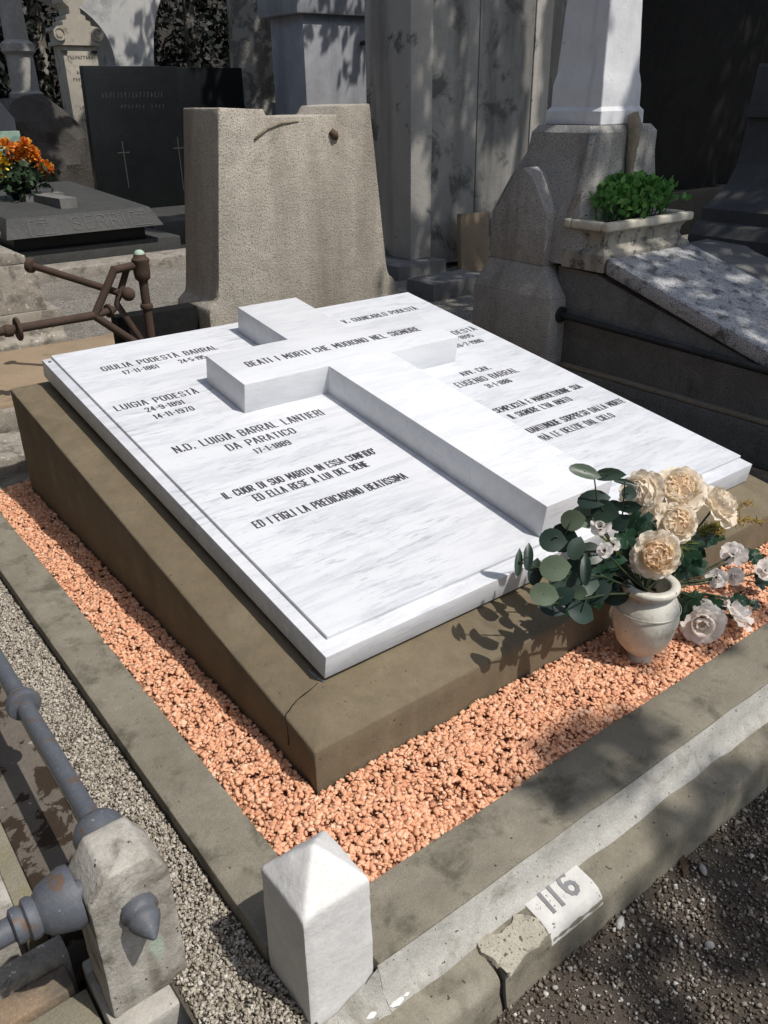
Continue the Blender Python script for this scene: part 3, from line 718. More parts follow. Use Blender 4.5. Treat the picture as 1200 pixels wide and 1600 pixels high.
def rose_rings(inn='petal_in', mid='petal_out', outm='petal_out'):
    return [('in', inn, 5, .03, .62, 104, -.10), ('in', inn, 7, .12, .64, 98, -.10), ('in', inn, 9, .23, .66, 92, -.11), ('in', inn, 10, .34, .66, 84, -.12), ('mid', mid, 12, .44, .66, 74, -.14),
            ('mid', mid, 12, .52, .66, 60, -.18), ('out', outm, 11, .54, .64, 40, -.22), ('out', outm, 10, .50, .66, 16, -.26)]
MOUTH = Vector((.815, -.245, .49))
Rr = .052
def toward(u=.5, dx=0, dy=0):
    return (TOCAM + Vector((dx, dy, u)))
flower('rose', 'largest cream rose at the top of the bouquet', 'roses in the vase', (.925, -.22, .730), toward(.55, .25, -.1), .060, rose_rings(), MOUTH + Vector((.012, .01, 0)))
flower('rose', 'cream rose partly hidden behind the largest top rose, to its left', 'roses in the vase', (.846, -.17, .726), toward(.3, -.9, .6), .053, rose_rings('petal_out'), MOUTH + Vector((-.01, .015, 0)))
flower('rose', 'rightmost cream rose of the upright bouquet beside the dry sprig', 'roses in the vase', (1.035, -.27, .675), toward(.4, 1.0, -.2), .053, rose_rings('petal_out'), MOUTH + Vector((.02, 0, 0)))
flower('rose', 'cream rose in the middle just below the largest top rose', 'roses in the vase', (.867, -.26, .676), toward(.1, .25, -.35), .047, rose_rings(), MOUTH + Vector((0, .012, 0)))
flower('rose', 'lowest peach rose of the bouquet touching the vase rim', 'roses in the vase', (.783, -.275, .622), toward(-.15, .0, -.3), .051, rose_rings('petal_in', 'petal_in'), MOUTH + Vector((-.008, .0, 0)))
def peony_rings(): return [('in', 'petal_in', 4, .05, .40, 95, -.05), ('mid', 'petal_white', 7, .2, .6, 75, -.08), ('mid', 'petal_white', 9, .34, .75, 55, -.12), ('out', 'petal_white', 10, .4, .85, 32, -.18), ('out', 'petal_white', 9, .4, .9, 12, -.22)]
flower('peony', 'open white peony drooping to the chippings right of the vase', 'drooping white peonies', (1.005, -.30, .345), toward(-.2, -.1, -.2), .046, peony_rings(), (.90, -.22, .40))
flower('peony', 'white peony seen from behind, beyond the first drooping one', 'drooping white peonies', (1.132, -.325, .335), toward(.2, 1.2, .1), .043, peony_rings(), (.93, -.23, .42))
small = [('mid', 'petal_white', 5, .10, .75, 55, -.05), ('out', 'petal_white', 6, .16, .85, 25, -.1)]
SB = 'small white blossoms of the bouquet'
flower('blossom', 'small white blossom standing highest of those over the chippings at right', SB, (1.201, -.25, .462), toward(.3, .1, 0), .038, small, (.93, -.24, .47))
flower('blossom', 'small white blossom below left of the highest one at right', SB, (1.115, -.26, .425), toward(.0, -.3, -.3), .027, small, (.95, -.24, .46))
flower('blossom', 'small white blossom between two others over the chippings at right', SB, (1.200, -.265, .400), toward(-.1, .3, -.2), .027, small, (.97, -.24, .45))
flower('blossom', 'white bud at the right edge of the picture', SB, (1.345, -.28, .372), toward(.2, .3, 0), .034, small, (1.00, -.25, .44))
flower('blossom', 'small white bud between the eucalyptus leaves and the vase', SB, (.632, -.235, .668), toward(.3, -.1, 0), .020, small, MOUTH)
flower('blossom', 'white bud high among the eucalyptus leaves beside the cross end', SB, (.648, -.205, .712), toward(.5, -.1, .2), .024, small, MOUTH)
flower('blossom', 'half hidden white bud right of the other eucalyptus buds', SB, (.690, -.215, .655), toward(.4, .1, 0), .017, small, MOUTH)

# ---- eucalyptus
def disc_leaf():
    b = BM(); c = []
    n = 14
    rim = []
    for k in range(n):
        a = 6.28318*k/n; r = 1.0 + (.16 if k == 0 else 0)
        x, y = math.cos(a)*r, math.sin(a)*r*.96
        rim.append(b.verts.new((x, y, .14*y*y - .08*x*x)))
    ringm = [b.verts.new((math.cos(6.28318*k/n)*.5, math.sin(6.28318*k/n)*.48, .14*(math.sin(6.28318*k/n)*.48)**2 - .08*(math.cos(6.28318*k/n)*.5)**2 + .015)) for k in range(n)]
    ce = b.verts.new((0, 0, -.02))
    for k in range(n):
        j = (k+1) % n
        b.faces.new((rim[k], rim[j], ringm[j], ringm[k])); b.faces.new((ringm[k], ringm[j], ce))
    me = bpy.data.meshes.new('round_leaf'); b.to_mesh(me); b.free(); me.materials.append(M['euc'])
    me.polygons.foreach_set('use_smooth', [True]*len(me.polygons)); return me
LEAF = disc_leaf()
EL_ = [(0.611,-0.17,0.852,60,30),(0.688,-0.18,0.826,60,28),(0.653,-0.17,0.769,60,40),(0.646,-0.16,0.72,60,55),(0.659,-0.2,0.748,52,48),(0.728,-0.2,0.802,45,14),(0.724,-0.2,0.698,40,35),(0.74,-0.21,0.739,45,25),(0.716,-0.19,0.742,30,22),(0.598,-0.16,0.729,45,45),(0.571,-0.2,0.679,35,45),(0.582,-0.15,0.683,55,60),(0.544,-0.15,0.689,50,50),(0.477,-0.22,0.671,55,52),(0.572,-0.2,0.614,60,60),(0.424,-0.24,0.633,50,45),(0.491,-0.24,0.6,45,40),(0.443,-0.17,0.689,20,50),(0.343,-0.2,0.611,22,52),(0.381,-0.2,0.598,24,50),(0.414,-0.2,0.623,35,80),(0.562,-0.24,0.528,55,45),(0.457,-0.22,0.558,50,50),(0.563,-0.24,0.643,22,60),(0.539,-0.2,0.604,60,50),(0.635,-0.22,0.546,60,50),(0.673,-0.2,0.577,60,50),(0.741,-0.2,0.495,60,60),(0.505,-0.2,0.548,50,50),(0.532,-0.25,0.601,30,30),(0.424,-0.16,0.676,16,50),(0.46,-0.18,0.647,30,50),(0.653,-0.18,0.628,50,50),(0.737,-0.18,0.557,50,50),(0.611,-0.2,0.573,60,60),(0.748,-0.2,0.768,30,30)]
BR = [('eucalyptus branch rising highest, in front of the cross end', [0,1,2,3,4], [(.805,-.24,.49),(.73,-.215,.60),(.665,-.185,.72),(.645,-.172,.835)]),
      ('slender eucalyptus twig left of the upper roses', [5,6,7,8,35], [(.81,-.24,.49),(.765,-.215,.60),(.735,-.2,.70),(.727,-.2,.80)]),
      ('eucalyptus branch leaning over the slab corner, in the middle', [9,10,11,12,32,33,26], [(.80,-.24,.49),(.70,-.20,.58),(.61,-.17,.66),(.55,-.155,.70)]),
      ('eucalyptus branch reaching farthest left over the slab edge', [13,14,17,30,31,34,24], [(.80,-.24,.49),(.66,-.22,.58),(.52,-.20,.63),(.425,-.165,.68)]),
      ('lowest eucalyptus branch spreading beside the vase', [15,16,21,23,25,27,28,29], [(.80,-.245,.49),(.66,-.24,.54),(.54,-.24,.57),(.44,-.24,.60)])]
for lab, ids, path in BR:
    rt = thing('eucalyptus_branch', lab, 'branch', path[0], 'eucalyptus branches in the vase')
    b = BM(); pp = [Vector(p) for p in path]
    fine = []
    for i in range(len(pp)-1):
        for t in (0, .33, .66): fine.append(pp[i].lerp(pp[i+1], t))
    fine.append(pp[-1]); tube(b, fine, [.0032*(1-.55*i/len(fine)) for i in range(len(fine))], 7)
    for li in ids:
        x, y, z, wd, ht = EL_[li]; p = Vector((x, y, z)); near = min(fine, key=lambda q: (q-p).length)
        tube(b, [near, near.lerp(p, .6) + Vector((0, 0, .004)), p], .0013, 5)
    obj('stem', b, M['stem'], rt, smooth='all')
    for li in ids:
        x, y, z, wd, ht = EL_[li]
        n = (CAM - Vector((x, y, z))).normalized() + Vector((random.uniform(-.45, .45), random.uniform(-.45, .45), random.uniform(-.2, .55)))
        n.normalize(); a = Vector((_r.x, _r.y, _r.z)); a = (a - n*a.dot(n)).normalized(); c_ = n.cross(a)
        if ht > wd*1.2: a, c_, wd, ht = c_, -a, ht, wd
        th = random.uniform(-.5, .5); a, c_ = a*math.cos(th) + c_*math.sin(th), c_*math.cos(th) - a*math.sin(th)
        sx, sy = wd/1640, ht/1640
        mm = Matrix(((a.x*sx, c_.x*sy, n.x*sx, x), (a.y*sx, c_.y*sy, n.y*sx, y), (a.z*sx, c_.z*sy, n.z*sx, z), (0, 0, 0, 1)))
        lf = bpy.data.objects.new('leaf', LEAF); COL.objects.link(lf); lf.parent = rt
        lf.matrix_local = Matrix.Translation(-Vector(path[0])) @ mm

# ---- lobed dark leaves and sprigs
def lobed():
    b = BM(); pts = []
    n = 34
    for k in range(n):
        a = 6.28318*k/n; r = .55 + .38*abs(math.cos(a*2.5))**.7 + .07*math.cos(a*13)
        pts.append((math.cos(a)*r + .1, math.sin(a)*r*.9))
    rim = [b.verts.new((x, y, .22*y*y - .18*x*x + .05*math.sin(9*x))) for x, y in pts]
    mid_ = [b.verts.new((x*.45, y*.45, .02 + .03*math.sin(7*y))) for x, y in pts]; c = b.verts.new((0, 0, -.02))
    for k in range(n):
        j = (k+1) % n; b.faces.new((rim[k], rim[j], mid_[j], mid_[k])); b.faces.new((mid_[k], mid_[j], c))
    me = bpy.data.meshes.new('lobed_leaf'); b.to_mesh(me); b.free(); me.materials.append(M['dark_leaf'])
    me.polygons.foreach_set('use_smooth', [True]*len(me.polygons)); return me
LOB = lobed()
def leaf_spray(label, base, leaves, group='dark leaf sprays in the bouquet'):
    rt = thing('leaf_spray', label, 'leaves', base, group)
    b = BM()
    for (x, y, z, R) in leaves: tube(b, [base, (Vector(base)+Vector((x, y, z)))/2 + Vector((0, 0, .012)), (x, y, z)], .0018, 6)
    obj('stem', b, M['stem'], rt, smooth='all')
    for (x, y, z, R) in leaves:
        n = (TOCAM + Vector((random.uniform(-.5, .5), random.uniform(-.5, .5), random.uniform(-.1, .7)))).normalized()
        q = rot_to(n, random.random()*6).to_4x4()
        lf = bpy.data.objects.new('leaf', LOB); COL.objects.link(lf); lf.parent = rt
        lf.matrix_local = Matrix.Translation(Vector((x, y, z)) - Vector(base)) @ q @ Matrix.Diagonal((R, R, R, 1))
leaf_spray('dark lobed leaves between the upper and middle roses', (.82, -.235, .50), [(.808, -.22, .672, .040), (.775, -.21, .690, .034), (.74, -.215, .655, .034), (.79, -.215, .64, .036), (.84, -.2, .66, .034)])
leaf_spray('glossy dark lobed leaves right of the lowest peach rose', (.83, -.24, .50), [(.955, -.255, .585, .044), (.985, -.25, .56, .040), (.93, -.26, .56, .040), (1.01, -.24, .53, .040), (1.10, -.24, .55, .036), (1.05, -.24, .56, .034)])
leaf_spray('dark lobed leaves hanging beside the right shoulder of the vase', (.86, -.225, .47), [(.955, -.275, .415, .036), (.945, -.27, .385, .030), (1.045, -.30, .385, .032), (1.085, -.30, .36, .026), (.97, -.29, .43, .026)])
leaf_spray('dark lobed leaf spray over the second drooping peony', (.92, -.24, .44), [(1.150, -.32, .365, .028), (1.175, -.32, .345, .024), (1.225, -.33, .325, .020)])
leaf_spray('dark leaf spray at the far right over the chippings', (.98, -.24, .45), [(1.30, -.26, .425, .032), (1.27, -.25, .440, .028), (1.345, -.28, .33, .030)])
leaf_spray('shadowed long leaves under the roses behind the vase rim', (.83, -.23, .5), [(.96, -.235, .50, .038), (1.00, -.235, .485, .040), (1.04, -.235, .475, .034), (.92, -.225, .505, .034)])
leaf_spray('dark lobed leaves between the eucalyptus and the vase', (.80, -.235, .49), [(.70, -.2, .60, .042), (.745, -.2, .57, .042), (.68, -.2, .55, .040), (.72, -.2, .53, .040), (.66, -.2, .59, .036), (.76, -.2, .62, .036), (.76, -.19, .535, .038), (.63, -.17, .52, .042), (.66, -.16, .50, .040), (.60, -.17, .55, .040), (.70, -.17, .49, .040), (.58, -.18, .51, .036), (.73, -.18, .60, .036)])
def sprig(label, path, mat, n=70, ln=.028):
    rt = thing('fern_sprig', label, 'sprig', path[0], 'feathery sprigs in the bouquet')
    b = BM(); pp = [Vector(p) for p in path]; tube(b, pp, .0014, 5); obj('stem', b, M['stem'], rt)
    b = BM()
    L = [(pp[i+1]-pp[i]).length for i in range(len(pp)-1)]; tot = sum(L)
    for k in range(n):
        d = (.25 + .75*k/n)*tot; i = 0
        while i < len(L)-1 and d > L[i]: d -= L[i]; i += 1
        p = pp[i].lerp(pp[i+1], min(1, d/L[i])); t = (pp[i+1]-pp[i]).normalized()
        dr = (t*.9 + Vector((random.gauss(0, .7), random.gauss(0, .7), random.gauss(.15, .6)))).normalized()
        sd = dr.cross(Vector((random.gauss(0, 1), random.gauss(0, 1), random.gauss(0, 1)))).normalized()*.0014
        l = ln*random.uniform(.5, 1.1)*(1.1-.6*k/n)
        q = [b.verts.new(v) for v in (p-sd, p+sd, p+dr*l+sd*.5, p+dr*l-sd*.5)]; b.faces.new(q)
    obj('needles', b, M[mat], rt)
sprig('yellow green feathery sprig right of the middle rose', [(.88, -.24, .55), (.98, -.25, .60), (1.055, -.25, .597), (1.10, -.25, .585)], 'fern', 260, .034)
sprig('upper dry orange sprig reaching past the rightmost rose', [(1.00, -.25, .56), (1.12, -.25, .60), (1.20, -.25, .622), (1.25, -.25, .605)], 'fern_dry', 170, .032)
sprig('lower dry orange sprig pointing right past the slab corner', [(1.00, -.25, .55), (1.17, -.25, .575), (1.27, -.25, .55), (1.335, -.25, .52)], 'fern_dry', 220, .032)
sprig('small yellow sprig above the open drooping peony', [(.93, -.26, .37), (.98, -.28, .40), (1.0, -.29, .415)], 'fern_dry', 50, .020)
sprig('yellow sprig among the small buds left of the vase', [(.74, -.22, .60), (.67, -.215, .67), (.645, -.21, .69)], 'fern', 60, .022)

# ================================================================ LEFT NEIGHBOUR: GRAVE WITH GREY IRON RAILING
ng = thing('railed_grave', 'old stained stone grave inside the grey iron railing at the left edge', 'grave', (-.75, .3, .15))
pbox('kerb_slab', M['stained_slab'], ng, -.672, -.530, -.065, 2.6, .05, .236, .004, (.06, .0018, 12))
pbox('ledge', M['moss_stone'], ng, -.7115, -.6735, -.015, 2.6, .05, .250, .004, (.05, .002, 14))
pbox('marble_cover', M['fence_marble'], ng, -1.7, -.713, .02, 2.6, .05, .272, .004, (.1, .0015, 10))
pbox('front_step', M['pale_stone'], ng, -1.7, -.660, -.118, -.068, .05, .232, .004, (.05, .002, 14))
pbox('front_step', M['orange_step'], ng, -1.7, -.672, -.176, -.121, .05, .215, .004, (.05, .002, 14))
pbox('front_step', M['moss_stone'], ng, -1.7, -.655, -.34, -.179, .05, .200, .004, (.05, .002, 14))
pbox('footing_block', M['fence_marble'], ng, -.650, -.488, -.332, -.150, .05, .233, .006, (.04, .003, 16))

rail = thing('iron_railing', 'grey painted iron railing rods with rings fixed into the marble fence post', 'railing', (-.57, .2, .25))
fp = thing('marble_fence_post', 'weathered marble fence post with clipped corners and green copper stain', 'post', (-.57, -.235, .233))
b = BM()
prism(b, [(-.640, .234), (-.503, .234), (-.505, .498), (-.532, .548), (-.604, .548), (-.638, .498)], 'Y', -.292, -.185)
bevel(b, .006, 2); subdiv_noise(b, .025, .0028, 18)
obj('post_shaft', b, M['fence_post'], fp, smooth=42)
# rods
b = BM(); tube(b, [(-.560, -.20, .455), (-.560, 3.2, .44)], .0185, 20); obj('rod', b, M['iron_paint'], rail, smooth=50)
b = BM(); tube(b, [(-.60, -.238, .490), (-1.9, -.238, .480)], .0200, 20); obj('rod', b, M['iron_paint'], rail, smooth=50)
def ring_prof(r0, r1, w_): return [(r0, -w_), (r1*.93, -w_*.75), (r1, -w_*.3), (r1, w_*.3), (r1*.93, w_*.75), (r0, w_)]
b = BM(); lathe(b, ring_prof(.018, .036, .016), (-.560, .345, .4535), (0, 1, 0), 28); lathe(b, ring_prof(.018, .026, .012), (-.560, .372, .4535), (0, 1, 0), 28); obj('ring_collar', b, M['iron_paint'], rail, smooth=50)
b = BM(); lathe(b, [(.018, .115), (.026, .105), (.040, .098), (.046, .085), (.046, .072), (.040, .06), (.034, .02), (.03, -.002)], (-.560, -.186, .455), (0, 1, 0), 30); obj('end_flange', b, M['iron_paint'], rail, smooth=50)
b = BM(); lathe(b, [(.030, -.002), (.050, .0), (.052, .012), (.040, .050), (.034, .056), (.030, .060), (.034, .068), (.033, .076), (.026, .080), (.029, .088), (.028, .096), (.020, .100)], (-.642, -.238, .490), (-1, 0, 0), 30); obj('end_flange', b, M['iron_paint'], rail, smooth=40)
b = BM(); lathe(b, [(.020, -.004), (.030, .0), (.031, .010), (.026, .015), (.025, .022), (.027, .026), (.024, .034), (.013, .052), (.004, .064), (.0005, .066)], (-.566, -.290, .452), (0, -1, -.15), 28); obj('pointed_finial', b, M['iron_paint'], rail, smooth=50)

# ================================================================ BEHIND LEFT: TAN SLAB, PALE BLOCKS
tg = thing('tan_grave', 'low tan cement grave with weathered pale blocks behind the far left tomb corner', 'grave', (-.2, 2.6, .2))
pbox('tan_cover', M['tan_stone'], tg, -1.3, .86, 2.46, 3.35, .2, .452, .008, (.1, .004, 8))
pbox('front_wall', M['pale_stone'], tg, -1.3, .30, 2.40, 2.458, .2, .435, .008, (.06, .004, 12))
pbox('pale_block', M['pale_stone'], tg, -.75, .0, 2.07, 2.38, .25, .36, .012, (.05, .006, 12))
pbox('dark_footing', M['granite_dark'], tg, -.80, .02, 2.062, 2.36, .1, .285, .005)
sp = thing('stone_pedestal', 'weathered stone pedestal with moulded cap cut by the left picture edge', 'pedestal', (.15, 3.5, .2))
b = BM(); prism(b, [(3.36, .2), (3.36, .47), (3.40, .50), (3.40, .62), (3.85, .62), (3.85, .2)], 'X', -.6, .56); bevel(b, .006, 2); subdiv_noise(b, .07, .003, 12); obj('plinth', b, M['pale_stone'], sp, smooth=40)
b = BM(); hexa(b, [(-.6, 3.41, .621), (.50, 3.41, .621), (.50, 3.9, .621), (-.6, 3.9, .621)], [(-.6, 3.44, .86), (.47, 3.44, .86), (.47, 3.9, .86), (-.6, 3.9, .86)]); bevel(b, .006, 2); subdiv_noise(b, .07, .003, 12); obj('shaft', b, M['pale_stone'], sp, smooth=40)
b = BM(); prism(b, [(-.6, .861), (.45, .861), (.45, .90), (.40, .92), (.30, .935), (.30, .985), (.345, 1.0), (.355, 1.03), (.33, 1.05), (.30, 1.06), (.30, 1.15), (-.6, 1.15)], 'Y', 3.46, 3.95); bevel(b, .006, 2); subdiv_noise(b, .07, .002, 12); obj('moulded_cap', b, M['pale_stone'], sp, smooth=40)

# ---- rusty railing
rr = thing('rusty_railing', 'rusty iron railing with diagonal bars, rings and a capped post behind the tomb', 'railing', (.66, 2.45, .2))
def rod(pts, r, name='bar', seg=12):
    b = BM(); tube(b, pts, r, seg); return obj(name, b, M['rust'], rr, smooth=50)
YR = 2.45
rod([(.672, YR, .2), (.672, YR, .965)], .0205, 'upright')
b = BM(); lathe(b, [(.018, -.10), (.034, -.085), (.038, -.06), (.036, -.02), (.040, -.01), (.040, .0), (.030, .008), (.026, .022)], (.672, YR, .985), seg=18); obj('post_head', b, M['rust'], rr, smooth=45)
b = BM(); lathe(b, ring_prof(.018, .029, .014), (.672, YR, .775), (0, 0, 1), 18); obj('ring_collar', b, M['rust'], rr, smooth=45)
b = BM(); lathe(b, [(.024, 0), (.022, .010), (.012, .018), (.001, .020)], (.672, YR, 1.006), seg=16); obj('cap', b, M['verdigris'], rr, smooth=45)
rod([(.66, YR, .962), (.545, YR, .952)], .018)
rod([(.552, YR, .962), (.425, YR, .765)], .0175)
rod([(.425, YR, .770), (-.8, YR, .752)], .019)
rod([(.425, YR, .768), (.66, YR, .56)], .0175)
rod([(.625, YR+.04, .955), (.565, YR+.04, .83), (.545, YR+.03, .80), (.66, YR+.02, .56)], .015)
rod([(.300, YR+.38, .952), (.565, YR+.03, .845)], .0165)
b = BM(); lathe(b, [(.012, -.02), (.034, -.012), (.036, 0), (.033, .012), (.014, .02)], (.300, YR+.38, .952), (1, -1.3, -.4), 16); obj('wall_flange', b, M['rust'], rr, smooth=50)
b = BM(); bmesh.ops.create_uvsphere(b, u_segments=16, v_segments=10, radius=.031, matrix=Matrix.Translation((.590, YR-.01, .842))); obj('ball_joint', b, M['rust'], rr, smooth='all')
b = BM(); lathe(b, ring_prof(.016, .050, .010), (.095, YR, .763), (1, 0, 0), 20); lathe(b, ring_prof(.018, .026, .02), (.055, YR, .762), (1, 0, 0), 20); obj('ring_collar', b, M['rust'], rr, smooth=45)
b = BM(); lathe(b, [(.016, 0), (.016, .055), (.030, .058), (.032, .070), (.020, .080), (.012, .10), (.001, .125)], (.440, YR, .772), (1, .35, .05), 18); obj('pointed_finial', b, M['rust'], rr, smooth=45)

# ================================================================ BIG GRANITE STELE
st = thing('granite_stele', 'tall bush-hammered tan granite stele with a notched top, directly behind the tomb', 'headstone', (1.6, 2.7, .2))
YS = 2.5
b = BM()
prof = [(1.005, .2), (1.005, .665), (1.012, .695), (1.03, .712), (1.052, .728), (1.062, .755), (1.07, .80), (1.157, 1.588), (1.39, 1.578), (1.405, 1.545), (1.80, 1.545), (1.83, 1.585), (2.012, 1.592),
        (2.105, .80), (2.113, .755), (2.123, .728), (2.145, .712), (2.163, .695), (2.17, .665), (2.17, .2)]
prism(b, prof, 'Y', YS, YS+.37); bevel(b, .006, 2, 20); subdiv_noise(b, .05, .0026, 20, 6); obj('stele_block', b, M['granite_tan'], st, smooth=42)
b = BM(); pts = [(1.40 + .02*k, YS-.001, 1.49 + .045*math.sin(k/16*math.pi)) for k in range(17)]
tube(b, [(1.33, YS-.001, 1.45), (1.40, YS-.001, 1.495), (1.48, YS-.001, 1.517), (1.58, YS-.001, 1.522)], [.006, .008, .007, .003], 8); obj('carved_arc', b, M['lichen'], st, smooth='all')
b = BM(); tube(b, [(1.765, YS-.003, 1.475), (1.785, YS-.003, 1.455), (1.80, YS-.003, 1.435)], [.016, .024, .010], 9); subdiv_noise(b, .02, .006, 60); obj('chipped_hollow', b, M['wood'], st, smooth='all')
db = tag(pbox('dark_block', M['black_wall'], None, .590, 1.0, 2.62, 2.72, .2, .700, .004, loc=(.75, 2.8, .2)), 'low black block filling the dark area left of the granite stele foot', 'block')  # plain black box filling the dark area beside the stele foot

# ================================================================ WALL MONUMENT BEHIND
wm = thing('tall_wall_tomb', 'tall grey stained plaster tomb wall behind the granite stele', 'monument', (4.8, 5, .2))
pbox('sunlit_corner_strip', M['wall_pale'], wm, 3.985, 4.216, 4.588, 5.2, .33, 3.4, .006)  # made paler where sun strikes the wall edge: light put into the colour
pbox('wall_panel', M['wall'], wm, 4.222, 4.742, 4.606, 5.2, .25, 3.4, .006)
pbox('wall_panel', M['wall'], wm, 4.748, 5.40, 4.600, 5.2, .25, 3.4, .006)
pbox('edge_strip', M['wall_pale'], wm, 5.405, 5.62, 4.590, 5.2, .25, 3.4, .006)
pbox('pier', M['wall'], wm, 5.63, 6.1, 4.75, 5.3, .2, 3.4, .008)
pbox('foot_block', M['granite_dark'], wm, 3.70, 4.24, 4.40, 5.22, .15, .328, .006)
pbox('low_block', M['granite_dark'], wm, 3.42, 4.02, 3.62, 3.95, .15, .335, .006)
bs = tag(pbox('leaning_slab', M['tan_stone'], None, 4.36, 4.70, 4.33, 4.38, .2, .70, .004, loc=(4.5, 4.35, .2)), 'thin stone slab leaning against the stained wall beside the granite pillar', 'slab')
bs.rotation_euler = (math.radians(-6), math.radians(2), 0)
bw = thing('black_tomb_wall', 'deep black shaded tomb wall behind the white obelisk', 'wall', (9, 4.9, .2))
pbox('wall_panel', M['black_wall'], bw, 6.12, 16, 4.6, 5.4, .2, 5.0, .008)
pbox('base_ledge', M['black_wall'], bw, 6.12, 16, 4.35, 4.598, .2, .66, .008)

# ================================================================ RIGHT NEIGHBOUR: GRANITE TOMB WITH OBELISK
rg = thing('obelisk_tomb', 'dark granite tomb with a white marble obelisk and sloping cover at the right', 'tomb', (2.9, 1.2, .2))
# lower plinth with pale ledge
pbox('lower_plinth', M['granite_dark'], rg, 2.575, 4.0, -.9, 1.62, .12, .318, .01, (.08, .003, 9))
pbox('ledge_strip', M['lichen'], rg, 2.577, 2.619, -.9, 1.61, .3185, .335, .004, (.05, .003, 16))
# side wall with sloping top
b = BM(); prism(b, [(-.9, .19), (1.70, .19), (1.70, .825), (1.44, .815), (1.38, .79), (.47, .54), (-.2, .355), (-.9, .345)], 'X', 2.62, 3.95)
bevel(b, .004, 2); obj('side_wall', b, M['granite_dark'], rg, smooth=35)
# sloping marble cover
b = BM()
def cov(y): return .90 - (1.385-y)*.302
hexa(b, [(2.605, -.75, cov(-.75)-.075), (3.30, -.75, cov(-.75)-.075), (3.30, 1.385, cov(1.385)-.075), (2.605, 1.385, cov(1.385)-.075)],
     [(2.605, -.75, cov(-.75)), (3.30, -.75, cov(-.75)), (3.30, 1.385, cov(1.385)), (2.605, 1.385, cov(1.385))])
bevel(b, .008, 2); subdiv_noise(b, .06, .003, 12); obj('sloping_cover', b, M['old_marble'], rg, smooth=40)
# pillar
b = BM()
hexa(b, [(2.50, 1.632, .2), (2.76, 1.632, .2), (2.76, 2.21, .2), (2.50, 2.21, .2)], [(2.50, 1.632, .672), (2.76, 1.632, .672), (2.76, 2.21, .672), (2.50, 2.21, .672)]); bevel(b, .006, 2)
obj('pillar_base', b, M['granite_grey'], rg, smooth=35)
b = BM()
hexa(b, [(2.503, 1.635, .673), (2.757, 1.635, .673), (2.757, 2.207, .673), (2.503, 2.207, .673)], [(2.56, 1.752, .820), (2.72, 1.752, .820), (2.72, 2.15, .820), (2.56, 2.15, .820)])
obj('pillar_slope', b, M['granite_grey'], rg)
b = BM()
arc = [(1.752, .821), (1.752, 1.085)]
for k in range(1, 12):
    t = k/12; a = math.pi*t
    u_ = -math.cos(a); arc.append((1.935 + .168*u_, 1.09 + .20*(1-abs(u_)**1.55)))
arc += [(2.14, 1.075), (2.15, .821)]
prism(b, arc, 'X', 2.56, 2.80); bevel(b, .004, 2, 40); obj('pillar_shaft', b, M['granite_grey'], rg, smooth=30)
# flared pedestal block
b = BM()
rings_ = [(.84, 2.60, 3.30, 1.50, 2.20), (1.05, 2.62, 3.24, 1.56, 2.205), (1.22, 2.665, 3.20, 1.59, 2.13), (1.36, 2.70, 3.18, 1.60, 2.04), (1.45, 2.70, 3.18, 1.60, 2.02), (1.482, 2.725, 3.155, 1.625, 1.995)]
vr = [[b.verts.new(p) for p in ((x0+.035, y0, z), (x1, y0, z), (x1, y1, z), (x0, y1, z), (x0, y0+.035, z))] for z, x0, x1, y0, y1 in rings_]
b.faces.new(vr[0][::-1]); b.faces.new(vr[-1])
for A, B in zip(vr, vr[1:]):
    for i in range(5):
        j = (i+1) % 5; b.faces.new((A[i], A[j], B[j], B[i]))
subdiv_noise(b, .08, .003, 12); obj('pedestal', b, M['granite_grey'], rg, smooth=30)
pbox('pedestal_base', M['granite_dark'], rg, 2.77, 3.4, 1.705, 2.20, .2, .839, .006)
b = BM()  # diagonal rib on the pedestal flank
tube(b, [(2.63, 1.66, 1.08), (2.66, 1.63, 1.22), (2.68, 1.615, 1.36), (2.69, 1.612, 1.44)], .016, 8); obj('corner_rib', b, M['granite_grey'], rg, smooth='all')
b = BM()
def ob(z, e): return [(2.79-e, 1.655-e, z), (3.085+e, 1.655-e, z), (3.085+e, 1.98+e, z), (2.79-e, 1.98+e, z)]
lv = [(1.483, .020), (1.545, .018), (1.565, .002), (1.66, .0), (1.70, -.008), (1.715, -.012), (2.6, -.055), (2.9, -.07)]
vr = [[b.verts.new(p) for p in ob(z, e)] for z, e in lv]
b.faces.new(vr[0][::-1]); b.faces.new(vr[-1])
for A, B in zip(vr, vr[1:]):
    for i in range(4):
        j = (i+1) % 4; b.faces.new((A[i], A[j], B[j], B[i]))
bevel(b, .004, 1, 40); subdiv_noise(b, .06, .0025, 15); obj('obelisk', b, M['obelisk'], rg, smooth=30)
b = BM(); tube(b, [(2.97, 1.60, 1.53), (2.965, 1.575, 1.47), (2.955, 1.572, 1.36), (2.945, 1.57, 1.22), (2.94, 1.56, 1.12)], [.028, .033, .026, .016, .008], 9); subdiv_noise(b, .02, .008, 40); obj('lichen_crust', b, M['lichen'], rg, smooth='all')
# iron tie bar
b = BM(); tube(b, [(2.585, 1.64, .588), (2.572, .45, .556), (2.56, -.9, .52)], .0165, 14); br_ = obj('iron_tie_bar', b, M['iron_dark'], None, loc=(2.57, .4, .55), smooth=50)
tag(br_, 'dark iron rod running from the granite pillar past the right tomb corner', 'rod')
b = BM(); lathe(b, [(.017, .014), (.040, .010), (.043, 0)], (2.587, 1.631, .588), (0, -1, 0), 20); obj('socket_ring', b, M['iron_dark'], br_, smooth=50)

